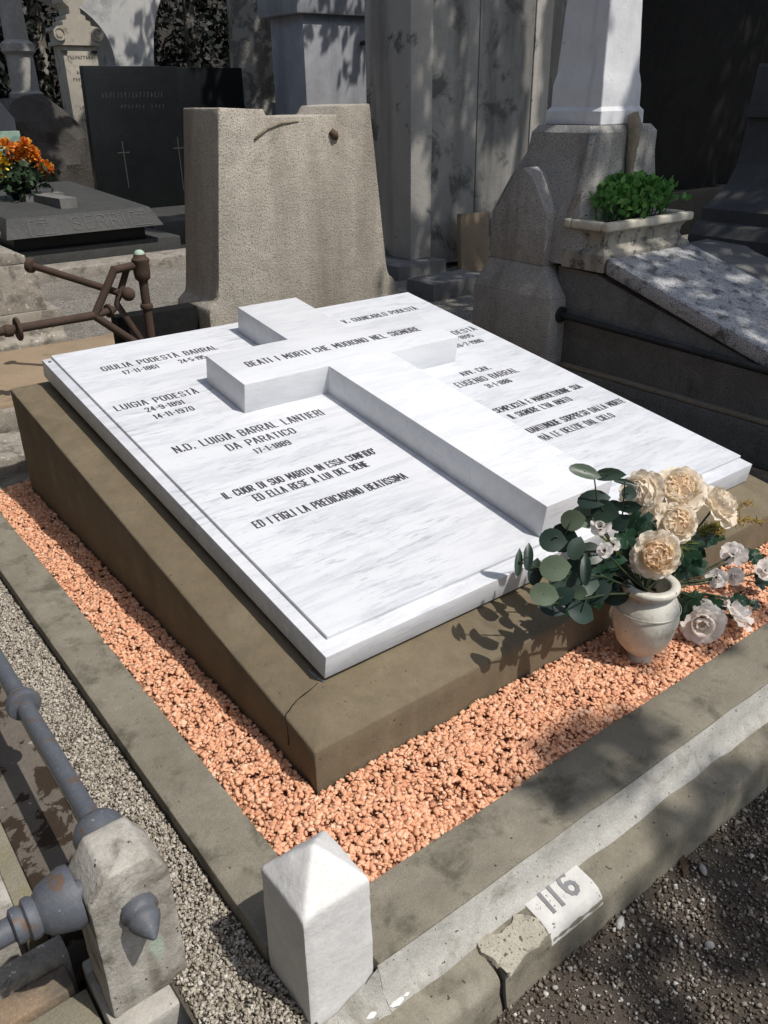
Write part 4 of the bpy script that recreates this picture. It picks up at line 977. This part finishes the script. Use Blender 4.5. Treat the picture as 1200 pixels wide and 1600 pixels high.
# planter
pt = thing('stone_planter', 'mossy marble planter box with a moulded rim above the sloping cover', 'planter', (2.85, 1.45, .9))
b = BM(); vr = []
for z, e in ((.845, 0), (.925, 0), (.938, .012), (.950, .030), (.975, .040), (1.005, .036), (1.025, .022), (1.035, .010)):
    vr.append([b.verts.new(p) for p in ((2.50+e, 1.325+e, z), (3.20-e, 1.325+e, z), (3.20-e, 1.59-e, z), (2.50+e, 1.59-e, z))])
b.faces.new(vr[0][::-1]); b.faces.new(vr[-1])
for A, B in zip(vr, vr[1:]):
    for i in range(4):
        j = (i+1) % 4; b.faces.new((A[i], A[j], B[j], B[i]))
subdiv_noise(b, .05, .002, 14); obj('trough', b, M['planter'], pt, smooth=40)
b = BM()
for x0, x1, y0, y1 in ((2.50, 3.20, 1.315, 1.362), (2.50, 3.20, 1.553, 1.60), (2.50, 2.547, 1.3625, 1.5525), (3.153, 3.20, 1.3625, 1.5525)): box(b, x0, x1, y0, y1, 1.0352, 1.078)
bevel(b, .012, 3); obj('rim', b, M['planter_rim'], pt, smooth=50)
pbox('soil', M['soil'], pt, 2.548, 3.152, 1.363, 1.552, 1.0353, 1.058, 0)
sc_ = thing('green_plant', 'bright green leafy plant growing in the marble planter', 'plant', (2.83, 1.46, 1.058))
b = BM()
for k in range(46):
    x = random.uniform(2.60, 3.06); y = random.uniform(1.37, 1.54); tube(b, [(x, y, 1.05), (x+random.uniform(-.02, .02), y+random.uniform(-.03, .01), 1.05+random.uniform(.06, .15))], .003, 5)
obj('stems', b, M['stem'], sc_)
V = []; F = []
for k in range(1500):
    u = random.gauss(0, .42); u = max(-1, min(1, u)); th_ = random.uniform(0, math.pi)
    hmax = .20*(1-.35*u*u)
    c = Vector((2.83 + u*.27, 1.455 + random.gauss(0, .055), 1.06 + hmax*random.random()**.6))
    d = (Vector((random.gauss(0, .6), random.gauss(-.25, .6), random.gauss(.7, .5)))).normalized(); s_ = d.cross(Vector((random.gauss(0, 1), random.gauss(0, 1), random.gauss(0, .5)))).normalized(); nn = d.cross(s_)
    l = random.uniform(.020, .042); w2 = l*.40
    i0 = len(V)
    for (a_, e_, h_) in ((0, 0, 0), (.35, .8, .10), (.75, 1, .12), (1.05, .35, .0), (1.05, -.35, .0), (.75, -1, .12), (.35, -.8, .10)):
        V.append(c + d*l*a_ + s_*w2*e_ + nn*h_*l)
    F.append((i0, i0+1, i0+2, i0+3)); F.append((i0, i0+3, i0+4, i0+5)); F.append((i0, i0+5, i0+6, i0))
me_v = [tuple(v) for v in V]; me_f = []
for f in F: me_f.append(f if f[3] != f[0] else f[:3])
me = bpy.data.meshes.new('foliage'); me.from_pydata([tuple(Vector(v)-Vector(sc_['_o'])) for v in me_v], [], me_f); me.materials.append(M['succulent'])
o = bpy.data.objects.new('foliage', me); COL.objects.link(o); o.parent = sc_; o['kind'] = 'stuff'

for o in (pt, sc_): o.location += Vector((.1, .075, -.015))
# dark monument at the right picture edge
dm = thing('dark_pedestal_monument', 'dark grey stepped stone pedestal in shade at the right picture edge', 'monument', (5.2, 1.2, .2))
b = BM()
pr_ = [(0, .2), (0, .62), (.03, .66), (.0, .74), (.0, .80), (.05, .86), (.12, .875), (.12, .95), (.22, 1.0), (.36, 1.08), (.44, 1.20), (.47, 1.36), (.48, 1.47), (.45, 1.475), (.45, 1.53), (.47, 1.535), (.50, 1.76), (.52, 1.78)]
X0 = 4.2; XC = 5.25; YC = 2.35
vr = []
for d_, z in pr_:
    hx = XC-X0-d_; hy = .75 - d_*.6
    vr.append([b.verts.new(p) for p in ((XC-hx, .5+d_*.6, z), (XC+hx, .5+d_*.6, z), (XC+hx, 2.0, z), (XC-hx, 2.0, z))])
b.faces.new(vr[0][::-1]); b.faces.new(vr[-1])
for A, B in zip(vr, vr[1:]):
    for i in range(4):
        j = (i+1) % 4; b.faces.new((A[i], A[j], B[j], B[i]))
obj('pedestal', b, M['granite_deep'], dm)

# ================================================================ ADDED SKYLIGHT BLOCKS LEFT OF THE VIEW
ch = thing('near_sky_blocker', 'unseen added grey stone skylight chapel beyond the left picture edge', 'blocker', (-4.4, 1, .1))  # unseen building added to keep skylight off the left-facing sides
pbox('wall_block', M['granite_dark'], ch, -6.4, -2.5, -6, 4.2, .0, 6.6, .02)
b = BM(); prism(b, [(-6.6, 6.601), (-2.3, 6.601), (-2.3, 6.8), (-4.4, 8.2), (-6.6, 6.8)], 'Y', -6.2, 4.4); obj('blocker_roof', b, M['granite_grey'], ch)
ch2 = thing('far_sky_blocker', 'tall unseen added skylight chapel beyond the left picture edge, behind the nearer one', 'blocker', (-4.5, 8, .1))  # second unseen building, added to darken the stele's left side
pbox('wall_block', M['granite_dark'], ch2, -7, -2.2, 4.9, 12, .0, 6.8, .02)
b = BM(); prism(b, [(-7.2, 6.801), (-2.0, 6.801), (-2.0, 7.0), (-4.6, 8.6), (-7.2, 7.0)], 'Y', 4.7, 12.2); obj('blocker_roof', b, M['granite_grey'], ch2)
pbox('blocker_door', M['iron_dark'], ch2, -2.199, -2.14, 7.8, 9.0, .1, 2.4, .01)
pbox('blocker_door', M['iron_dark'], ch, -2.499, -2.44, -1.6, -.5, .1, 2.4, .01)

# ================================================================ BACKGROUND LEFT
# engraved grey granite grave
sg = thing('grey_granite_grave', 'polished grey granite grave with an engraved sloping front and a flat cross', 'grave', (2.2, 8, .2))
pbox('base', M['granite_polish'], sg, 1.10, 2.88, 6.9, 9.4, .15, .405, .008)
b = BM()
hexa(b, [(1.20, 6.80, .535), (2.68, 6.80, .535), (2.68, 9.2, .535), (1.20, 9.2, .535)], [(1.27, 6.96, .695), (2.62, 6.96, .695), (2.62, 9.2, .80), (1.27, 9.2, .80)]); bevel(b, .006, 2); obj('cover', b, M['granite_polish'], sg, smooth=30)
pbox('front_kerb', M['pale_stone'], sg, 1.15, 3.3, 6.42, 6.78, .15, .30, .01)
pbox('riser', M['black_granite'], sg, 1.3, 2.55, 6.98, 9.0, .406, .534, 0)
b = BM()
def sgp(x, y, d): return Vector((x, 6.80 + y*.9363 - d*.7, .5378 + y*.936 + d*.7))
for p in text_strokes('SERRI', 1.82, 2.32, .105, .55)[0]: ribbon(b, [(x, y+.028) for x, y in p], .009, .007, sgp, .003)
obj('engraved_name', b, M['engrave'], sg)
for cx in (1.56, 2.50):
    b = BM()
    for p in ([(cx-.09, .018), (cx+.09, .018)], [(cx, .018), (cx, .145)], [(cx-.055, .112), (cx+.055, .112)], [(cx-.035, .135), (cx+.035, .135)], [(cx-.14, .018), (cx-.115, .135)], [(cx-.115, .135), (cx-.07, .135)]): ribbon(b, p, .007, .007, sgp, .003)
    obj('engraved_cross', b, M['engrave'], sg)
b = BM(); prism(b, [(1.72, 7.85), (1.80, 7.85), (1.86, 7.25), (2.02, 7.25), (1.98, 7.85), (2.10, 7.85), (2.09, 8.0), (1.96, 8.0), (1.95, 8.3), (1.80, 8.3), (1.80, 8.0), (1.70, 8.0)], 'Z', .70, .80); obj('flat_cross', b, M['granite_dark'], sg)
# chrysanthemum pot
cp = thing('chrysanthemum_pot', 'pot of orange and yellow chrysanthemums on the grey granite grave', 'potted flowers', (1.75, 8.1, .75))
b = BM(); lathe(b, [(.08, -.02), (.11, .10), (.12, .12), (.105, .12)], (1.75, 8.1, .75), seg=24); obj('pot', b, M['black_granite'], cp, smooth=50)
P_ = np.column_stack([RNG.normal(1.75, .12, 600), RNG.normal(8.05, .10, 600), RNG.normal(.96, .07, 600)]); V, F = leaf_cloud(P_, np.full(600, .085))
o = mesh_np('foliage', V, F, M['pot_green'], cp, 'stuff')
def bloom(c, R, mat, n=60):
    V = []; F = []
    for k in range(n):
        d = Vector((random.gauss(0, 1), random.gauss(-.4, 1), random.gauss(.5, 1))).normalized(); s_ = d.cross(Vector((random.gauss(0, 1), random.gauss(0, 1), random.gauss(0, 1)))).normalized()*R*.16
        c0 = Vector(c); i0 = len(V)
        V += [c0 + d*R*.2 - s_*.4, c0 + d*R*.2 + s_*.4, c0 + d*R*.9 + s_, c0 + d*R*1.05, c0 + d*R*.9 - s_]; F.append((i0, i0+1, i0+2, i0+3, i0+4))
    me = bpy.data.meshes.new('bloom'); me.from_pydata([tuple(v - Vector(cp['_o'])) for v in V], [], F); me.materials.append(M[mat])
    o = bpy.data.objects.new('bloom', me); COL.objects.link(o); o.parent = cp
for x, z, mt in ((1.66, 1.24, 'orange'), (1.84, 1.24, 'orange'), (1.76, 1.20, 'orange'), (1.90, 1.16, 'orange'), (1.92, 1.10, 'orange'), (1.99, 1.03, 'orange'), (1.70, 1.14, 'orange'), (1.60, 1.07, 'yellow'), (1.57, 1.14, 'yellow'), (1.54, .99, 'yellow'), (1.80, 1.15, 'orange')):
    bloom((x, 7.95 + random.uniform(-.05, .08), z), .085, mt)

# black headstones
bh = thing('black_headstone', 'tall black granite headstone with two thin engraved crosses', 'headstone', (3.8, 9.15, .2))
b = BM(); hexa(b, [(2.86, 9.0, .2), (3.98, 9.0, .2), (3.98, 9.14, .2), (2.86, 9.14, .2)], [(2.92, 9.05, 1.98), (4.06, 9.05, 1.98), (4.06, 9.14, 1.98), (2.92, 9.14, 1.98)]); bevel(b, .006, 2); obj('slab', b, M['black_granite'], bh, smooth=30)
b = BM()
fnb = lambda x, y, d: Vector((x, 9.0 + (y-.2)*.0281 - d - .001, y))
for cx, z0, z1, zc in ((3.25, .70, 1.20, 1.08), (3.95, .62, 1.22, 1.10)):
    ribbon(b, [(cx, z0), (cx, z1)], .012, .012, fnb, .002); ribbon(b, [(cx-.07, zc), (cx+.07, zc)], .012, .012, fnb, .002)
obj('engraved_cross', b, M['gold'], bh)
b = BM()
for row, (z, xa, xb, hh) in enumerate(((1.66, 3.10, 3.86, .05), (1.55, 3.30, 3.60, .03), (1.55, 3.68, 3.86, .03))):
    x = xa
    while x < xb:
        ribbon(b, [(x, z), (x + random.choice((0, .012)), z+hh)], .007, .007, fnb, .002); 
        if random.random() < .5: ribbon(b, [(x, z + hh*random.choice((0, .5, 1))), (x+.02, z + hh*random.choice((0, .5, 1)))], .006, .006, fnb, .002)
        x += .045
obj('worn_lettering', b, M['gold'], bh, kind='stuff')
pbox('grave_cover', M['granite_polish'], bh, 2.90, 4.2, 7.6, 8.98, .2, .45, .006)
b2 = tag(pbox('dark_headstone', M['black_granite'], None, 4.58, 5.56, 10.2, 10.35, .2, 2.01, .006, loc=(5, 10.2, .2)), 'black headstone behind, between the cross-engraved one and the tree trunk', 'headstone')

# ionic stele
io = thing('ionic_stele', 'cream stone stele with scrolled capital and worn inscription', 'monument', (4.1, 12.2, .2))
YI = 12.0
b = BM(); box(b, 3.62, 4.30, YI-.05, YI+.5, .2, .63); bevel(b, .01, 1); obj('base', b, M['pink_stone'], io)
b = BM(); prism(b, [(3.60, .631), (4.32, .631), (4.32, .70), (4.27, .80), (4.25, .98), (4.22, 1.05), (3.72, 1.05), (3.69, .98), (3.65, .80), (3.60, .70)], 'Y', YI-.02, YI+.45); obj('foot_moulding', b, M['ionic'], io)
pbox('shaft', M['ionic'], io, 3.76, 4.25, YI+.04, YI+.42, 1.051, 2.335, .008)
b = BM(); prism(b, [(3.70, 2.336), (4.31, 2.336), (4.31, 2.37), (4.27, 2.39), (4.27, 2.50), (4.31, 2.52), (4.31, 2.56), (4.20, 2.58), (4.20, 2.63), (4.14, 2.65), (4.14, 2.70), (4.08, 2.72), (4.08, 2.80), (4.15, 2.86), (4.15, 3.3), (3.86, 3.3), (3.86, 2.86), (3.93, 2.80), (3.93, 2.72), (3.87, 2.70), (3.87, 2.65), (3.81, 2.63), (3.81, 2.58), (3.70, 2.56), (3.70, 2.52), (3.74, 2.50), (3.74, 2.39), (3.70, 2.37)], 'Y', YI, YI+.44); obj('capital', b, M['ionic'], io)
for cx in (3.735, 4.275):
    b = BM(); lathe(b, [(.085, 0), (.085, .03), (.065, .032), (.062, .02), (.045, .02), (.043, .034), (.02, .036), (.001, .036)], (cx, YI-.001, 2.47), (0, -1, 0), 20); obj('scroll', b, M['ionic'], io, smooth=40)
b = BM(); fni = lambda x, y, d: Vector((x, YI+.04-d, y))
for zz, xa, xb in ((2.17, 3.82, 4.2), (1.98, 3.92, 4.12), (1.89, 3.85, 4.16), (1.80, 3.95, 4.08), (1.62, 3.96, 4.1), (1.53, 3.88, 4.14), (1.36, 3.88, 4.1), (1.27, 3.97, 4.08), (1.20, 3.95, 4.07)):
    x = xa
    while x < xb:
        ribbon(b, [(x, zz), (x, zz+.035)], .012, .01, fni, .003); ribbon(b, [(x, zz+random.choice((0, .017, .035))), (x+.02, zz+random.choice((0, .017, .035)))], .009, .009, fni, .003); x += .038
obj('worn_lettering', b, M['ionic_text'], io, kind='stuff')
for x, z in ((3.77, 2.24), (4.20, 2.24), (3.77, 1.13), (4.20, 1.13)):
    pbox('bracket', M['iron_dark'], io, x-.03, x+.05, YI+.02, YI+.045, z, z+.035, 0)

# white arched aedicule
ar = thing('white_arch', 'pale plaster arch with one curved pier rising behind the black headstone', 'arch', (5.2, 14.3, .2))
b = BM()
inner = []
for k in range(13):
    a = math.radians(0 + k*7.5); inner.append((3.95 + 1.33*math.cos(a), 2.25 + .95*math.sin(a)))
outer = [(5.98, .2), (5.96, 1.6), (5.97, 2.2), (6.02, 2.6), (6.10, 2.9), (6.25, 3.2), (6.25, 4.6), (2.0, 4.6), (2.0, 3.8)]
poly = [(5.28, .2)] + inner + [(3.95, 3.2), (2.0, 3.2)][:1] + [(2.0, 3.2)] + outer[::-1][1:]
prism(b, poly, 'Y', 14.0, 14.9); obj('arch_pier', b, M['pier'], ar)
b = BM(); hexa(b, [(1.2, 14.1, .2), (2.0, 14.1, .2), (2.0, 14.8, .2), (1.2, 14.8, .2)], [(1.2, 14.1, 4.6), (1.995, 14.1, 4.6), (1.995, 14.8, 4.6), (1.2, 14.8, 4.6)]); obj('far_pier', b, M['pier'], ar)

# dim column, rock mound, small blocks
dc = thing('dim_stone_column', 'dim tapering stone column in shade at the far left', 'monument', (3.7, 13.2, .2))
b = BM(); hexa(b, [(3.10, 13, .2), (3.95, 13, .2), (3.95, 13.6, .2), (3.10, 13.6, .2)], [(3.16, 13, 1.68), (3.80, 13, 1.68), (3.80, 13.5, 1.68), (3.16, 13.5, 1.68)]); obj('pedestal', b, M['granite_dark'], dc)
b = BM(); lathe(b, [(.24, 1.68), (.25, 1.74), (.20, 1.78), (.19, 2.25), (.24, 2.30), (.24, 2.40), (.17, 2.45), (.15, 3.2)], (3.5, 13.2, 0), seg=20); obj('column', b, M['granite_grey'], dc, smooth=40)
b = BM(); bmesh.ops.create_icosphere(b, subdivisions=4, radius=1, matrix=Matrix.Translation((3.15, 11.8, .55)) @ Matrix.Diagonal((.75, .6, 1.15, 1))); subdiv_noise(b, .3, .12, 4, 1); subdiv_noise(b, .3, .04, 14, 0)
tag(obj('rock_mound', b, M['rock'], None, loc=(3.15, 11.8, .2), smooth=25), 'dark heap of rockwork left of the cream stele', 'rocks')
bb = thing('slate_blue_tomb', 'small slate blue tomb with a pitched top at the left picture edge', 'tomb', (2.3, 11, .2))
b = BM(); prism(b, [(2.0, .2), (2.62, .2), (2.64, 1.44), (2.50, 1.64), (2.0, 1.64)], 'Y', 11.0, 11.6); obj('block', b, M['slate'], bb)
gp = tag(pbox('green_headstone', M['green_slab'], None, 1.85, 2.25, 9.5, 9.58, .2, 1.335, .006, loc=(2.05, 9.5, .2)), 'small pale green marble headstone behind the orange chrysanthemums', 'headstone')
gk = thing('gravel_grave_kerb', 'low stone kerb filled with gravel behind the grey granite grave', 'kerb', (2.6, 9.8, .2))
pbox('kerb', M['pale_stone'], gk, 1.9, 3.0, 9.62, 11.2, .2, .62, .01); pbox('gravel_fill', M['ground'], gk, 2.0, 2.9, 9.72, 11.1, .6, .66, 0)

# pale mausoleum wall, lantern
mw = thing('grey_rendered_tomb', 'blue grey rendered tomb with a cornice behind the granite stele', 'monument', (6.5, 9.3, .2))
pbox('wall_block', M['blue_wall'], mw, 5.82, 7.6, 9.0, 9.8, .2, 2.58, .008); pbox('cornice', M['blue_wall'], mw, 5.70, 7.7, 8.93, 9.9, 2.581, 3.0, .01)
b = BM(); lathe(b, [(.03, 0), (.03, .06), (.02, .07)], (6.72, 8.98, 2.27), (0, -1, 0), 12); obj('lamp_bracket', b, M['iron_dark'], mw)
ln = thing('grave_lantern', 'small white grave lantern between the trunk and the blue grey tomb', 'lantern', (6.32, 10, 1.5))
pbox('lamp_body', M['white_paint'], ln, 6.22, 6.40, 9.95, 10.1, 1.575, 1.72, .006); pbox('lid', M['white_paint'], ln, 6.20, 6.42, 9.93, 10.12, 1.722, 1.745, .004)
pbox('stand', M['granite_dark'], ln, 6.05, 6.45, 9.9, 10.3, .2, 1.574, .01)
pbox('glass_pane', M['glass'], ln, 6.25, 6.37, 9.946, 9.949, 1.60, 1.70, 0)

# ================================================================ TREES
def trunk_mesh(bm, base, r0, top, r1, seg=16, n=10, wob=.1):
    pts = []; rs = []
    for i in range(n+1):
        t = i/n; p = Vector(base).lerp(Vector(top), t)
        p += Vector((mnoise.noise((t*3, base[0], 0)), mnoise.noise((t*3, base[1], 5)), 0))*wob*t
        pts.append(p); rs.append(r0*(1-t) + r1*t + (r0*.35*max(0, 1-t*6)))
    tube(bm, pts, rs, seg); return pts
# the pale plane trunk behind the stele
pl_ = thing('plane_tree', 'thick mottled tree trunk behind the black headstone', 'tree', (6.3, 11.2, .2))
b = BM(); trunk_mesh(b, (6.33, 11.2, .15), .42, (6.55, 11.3, 6.0), .34, 22, 26, .08); subdiv_noise(b, .12, .035, 3.5, 3)
for dx, dy in ((-3.0, -1.6), (-2.2, -3.4), (2.6, -1.2), (1.0, -2.8), (2.3, -3.0), (.4, -.6)): tube(b, [(6.5, 11.3, 5.2), (6.5+dx*.5, 11.3+dy*.5, 6.2), (6.5+dx, 11.3+dy, 6.9)], [.2, .13, .06], 9)
obj('trunk', b, M['bark'], pl_, smooth='all')
n = 5000; a = RNG.uniform(0, 6.28, n); r = np.sqrt(RNG.random(n))*2.7
P_ = np.column_stack([8.0 + r*np.cos(a), 9.4 + r*np.sin(a), 5.6 + RNG.uniform(0, 2.4, n)*(1-.4*r/3.4)]); V, F = leaf_cloud(P_, RNG.uniform(.18, .3, n))
mesh_np('crown', V, F, M['canopy'], pl_, 'stuff')
n = 5200; G = np.concatenate([rect_pts(n, 1.2, 3.0, 11.3, 16.5), rect_pts(1200, 3.0, 3.5, 14.2, 16.5)]); z_ = RNG.uniform(6.6, 8.0, len(G))
P_ = np.column_stack([G[:, 0] + .2333*(z_-.28), G[:, 1] - .5667*(z_-.28), z_]); V, F = leaf_cloud(P_, RNG.uniform(.16, .26, len(G)))
mesh_np('crown', V, F, M['canopy'], pl_, 'stuff')
# dark evergreens closing the view
def evergreen(label, x, y, h, rad, n):
    rt = thing('evergreen_tree', label, 'tree', (x, y, .2), 'dark evergreens at the back')
    b = BM(); trunk_mesh(b, (x, y, .1), .2, (x, y, h*.8), .05, 10, 8, .1); obj('trunk', b, M['bark'], rt, smooth='all')
    n *= 3; k = RNG.random(n)**.85; zz = .25 + k*h; prof_ = np.sin(np.clip(k*.92+.10, 0, 1)*math.pi)**.55
    a = RNG.uniform(0, 6.28, n); lump = np.array([.75 + .5*mnoise.noise((math.cos(q)*2.2+x, math.sin(q)*2.2, z_*1.1)) for q, z_ in zip(a, zz)])
    rr_ = rad*prof_*lump*(.55 + .45*RNG.random(n)**.5)
    P_ = np.column_stack([x + rr_*np.cos(a), y + rr_*np.sin(a), zz]); V, F = leaf_cloud(P_, RNG.uniform(.12, .24, n), .45)
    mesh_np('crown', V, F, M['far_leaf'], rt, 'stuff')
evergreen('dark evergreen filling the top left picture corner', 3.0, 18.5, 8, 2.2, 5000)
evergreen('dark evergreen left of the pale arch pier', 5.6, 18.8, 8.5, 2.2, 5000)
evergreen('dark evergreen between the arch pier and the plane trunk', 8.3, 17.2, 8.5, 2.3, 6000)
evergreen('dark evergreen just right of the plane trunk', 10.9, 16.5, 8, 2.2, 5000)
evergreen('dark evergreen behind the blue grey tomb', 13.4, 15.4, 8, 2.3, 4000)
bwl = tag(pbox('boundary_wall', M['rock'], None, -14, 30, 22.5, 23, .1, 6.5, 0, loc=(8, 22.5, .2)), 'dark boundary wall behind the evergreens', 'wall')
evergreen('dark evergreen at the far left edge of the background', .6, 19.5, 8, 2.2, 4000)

# trees behind the viewer on the right whose crowns shade the right side and the footpath
SX, SY = SUN.x/SUN.z, SUN.y/SUN.z
def shade_wanted(gx, gy):
    nn = mnoise.noise((gx*2.6, gy*2.6, 7.7)); n2 = mnoise.noise((gx*6.5, gy*6.5, 2.2))
    if gy > 4.6 + .2:                      # lands on the tall wall (y = 4.6)
        k = (gy-4.6)/(-SY); wz = .28 + k; wx = gx + SX*k
        if wx < 3.93:
            return gx > 3.0 and gy > 8.0
        if wz < 3.6:
            if 3.9 < wx < 4.22 + .02*n2 and wz < 1.24: return False
            if 4.74 < wx < 5.25 and wz < 1.28 + .12*nn: return False
            if 5.25 < wx < 5.52 and wz > .75: return False
            if 3.95 < wx < 4.3 and wz > 2.26: return False
            return True
        return gy < 9
    if gx > 2.02 + .10*nn and gy > -1.2:
        if 2.40 < gx < 2.68 and 2.30 < gy < 2.95: return False
        if 2.25 < gx < 3.05 and 1.66 < gy < 1.84: return n2 > .12
        return True
    if gy < -.70:
        if gx > .16 + .12*nn: 
            if gy < -.74 and gx < .46: return n2 > .05
            return nn + .6*n2 > -.30
        return False
    if ((gx-.41)/.24)**2 + ((gy+.41)/.105)**2 < 1 + .9*nn: return True
    if .34 < gx < 1.6 and -.70 < gy < -.60: return n2 > .12
    if gx > .72 and -.36 < gy < -.20 and gx < 1.3: return n2 > .18
    if gx > 1.35 and gy < .02 and gy > -.56: return nn + .5*n2 > -.05
    return False
def crown(root, x0, x1, y0, y1, dens, zlo, zhi, leaf):
    n = int((x1-x0)*(y1-y0)*dens)
    G = rect_pts(n, x0, x1, y0, y1)
    keep = np.array([shade_wanted(x, y) for x, y in G]); G = G[keep]
    z = RNG.uniform(zlo, zhi, len(G))
    P_ = np.column_stack([G[:, 0] + SX*(z-.28), G[:, 1] + SY*(z-.28), z])
    V, F = leaf_cloud(P_, RNG.uniform(leaf*.7, leaf*1.2, len(G)))
    return mesh_np('crown', V, F, M['canopy'], root, 'stuff')
t1 = thing('lime_tree', 'lime tree over the footpath whose leaves throw the dappled shade', 'tree', (3.6, -5.6, .1))
b = BM(); trunk_mesh(b, (3.6, -5.6, .05), .22, (3.3, -4.6, 4.6), .12, 12, 10, .1)
for q in ((1.6, -3.6, 5.0), (2.4, -3.3, 5.2), (3.4, -3.5, 5.4), (1.9, -4.6, 5.0)): tube(b, [(3.3, -4.6, 4.4), ((3.3+q[0])/2, (-4.6+q[1])/2, 4.9), q], [.09, .06, .03], 8)
obj('trunk', b, M['bark'], t1, smooth='all')
crown(t1, .0, 2.02, -2.6, .02, 1500, 4.3, 5.6, .10)
t2 = thing('chestnut_tree', 'spreading chestnut tree beyond the right picture edge shading the obelisk tomb', 'tree', (7.4, -2.2, .1))
b = BM(); trunk_mesh(b, (7.4, -2.2, .05), .32, (6.9, -1.8, 5.0), .18, 14, 10, .1)
for q in ((4.4, -1.5, 6.0), (5.2, 0.2, 6.2), (4.8, -3.0, 6.0), (8.5, .5, 6.3), (6.5, 1.8, 6.6)): tube(b, [(6.9, -1.8, 4.8), ((6.9+q[0])/2, (-1.8+q[1])/2, 5.6), q], [.14, .09, .04], 8)
obj('trunk', b, M['bark'], t2, smooth='all')
crown(t2, 1.9, 5.8, -1.2, 4.8, 520, 5.4, 6.6, .16)
t3 = thing('maple_tree', 'tall maple tree beyond the right picture edge shading the stained wall', 'tree', (12.5, 2.0, .1))
b = BM(); trunk_mesh(b, (12.5, 2.0, .05), .34, (11.5, 2.4, 6.5), .2, 14, 10, .1)
for q in ((6.5, 2.6, 8.0), (7.5, 4.0, 8.2), (9.0, 1.5, 8.0), (10.0, 4.5, 8.3)): tube(b, [(11.5, 2.4, 6.2), ((11.5+q[0])/2, (2.4+q[1])/2, 7.4), q], [.16, .1, .05], 8)
obj('trunk', b, M['bark'], t3, smooth='all')
crown(t3, 2.6, 8.0, 4.8, 8.2, 650, 7.0, 8.0, .18)
crown(t3, 4.6, 12.5, 4.7, 7.2, 380, 6.6, 7.6, .18)
crown_far = crown(t3, 4.6, 9.5, 9.0, 12.5, 480, 7.0, 8.6, .24); crown_far.name = 'crown'

# ================================================================ LITTER ON THE PATH
def pebble(x, y, sx, sy, sz, mat, label, name='pebble', cat='pebble'):
    b = BM(); bmesh.ops.create_icosphere(b, subdivisions=2, radius=1, matrix=Matrix.Translation((x, y, .10 + sz*.5)) @ Matrix.Rotation(random.random()*3, 4, 'Z') @ Matrix.Diagonal((sx, sy, sz, 1)))
    subdiv_noise(b, 9, sz*.3, 30, 0)
    tag(obj(name, b, M[mat], None, loc=(x, y, .1), smooth='all'), label, cat, 'loose pebbles on the footpath' if cat == 'pebble' else None)
pebble(.267, -.645, .008, .018, .007, 'pebble', 'oblong pale pebble on the path below the number plaque')
pebble(.367, -.786, .010, .009, .006, 'pebble', 'roundish white pebble alone on the dark path at right')
pebble(.515, -.673, .017, .008, .006, 'pebble', 'flat grey pebble beside the dry wood chip')
pebble(.059, -.657, .006, .005, .005, 'pebble', 'small white pebble near the kerb crack')
b = BM(); hexa(b, [(.470, -.655, .100), (.485, -.660, .099), (.512, -.626, .101), (.498, -.618, .100)], [(.472, -.653, .107), (.483, -.657, .110), (.510, -.628, .112), (.499, -.622, .106)])
subdiv_noise(b, .008, .004, 60); tag(obj('wood_chip', b, M['wood'], None, loc=(.49, -.64, .1), smooth=40), 'dry brown wood chip against the lower kerb', 'wood chip')
for o in list(bpy.data.objects):
    if '_o' in o: del o['_o']
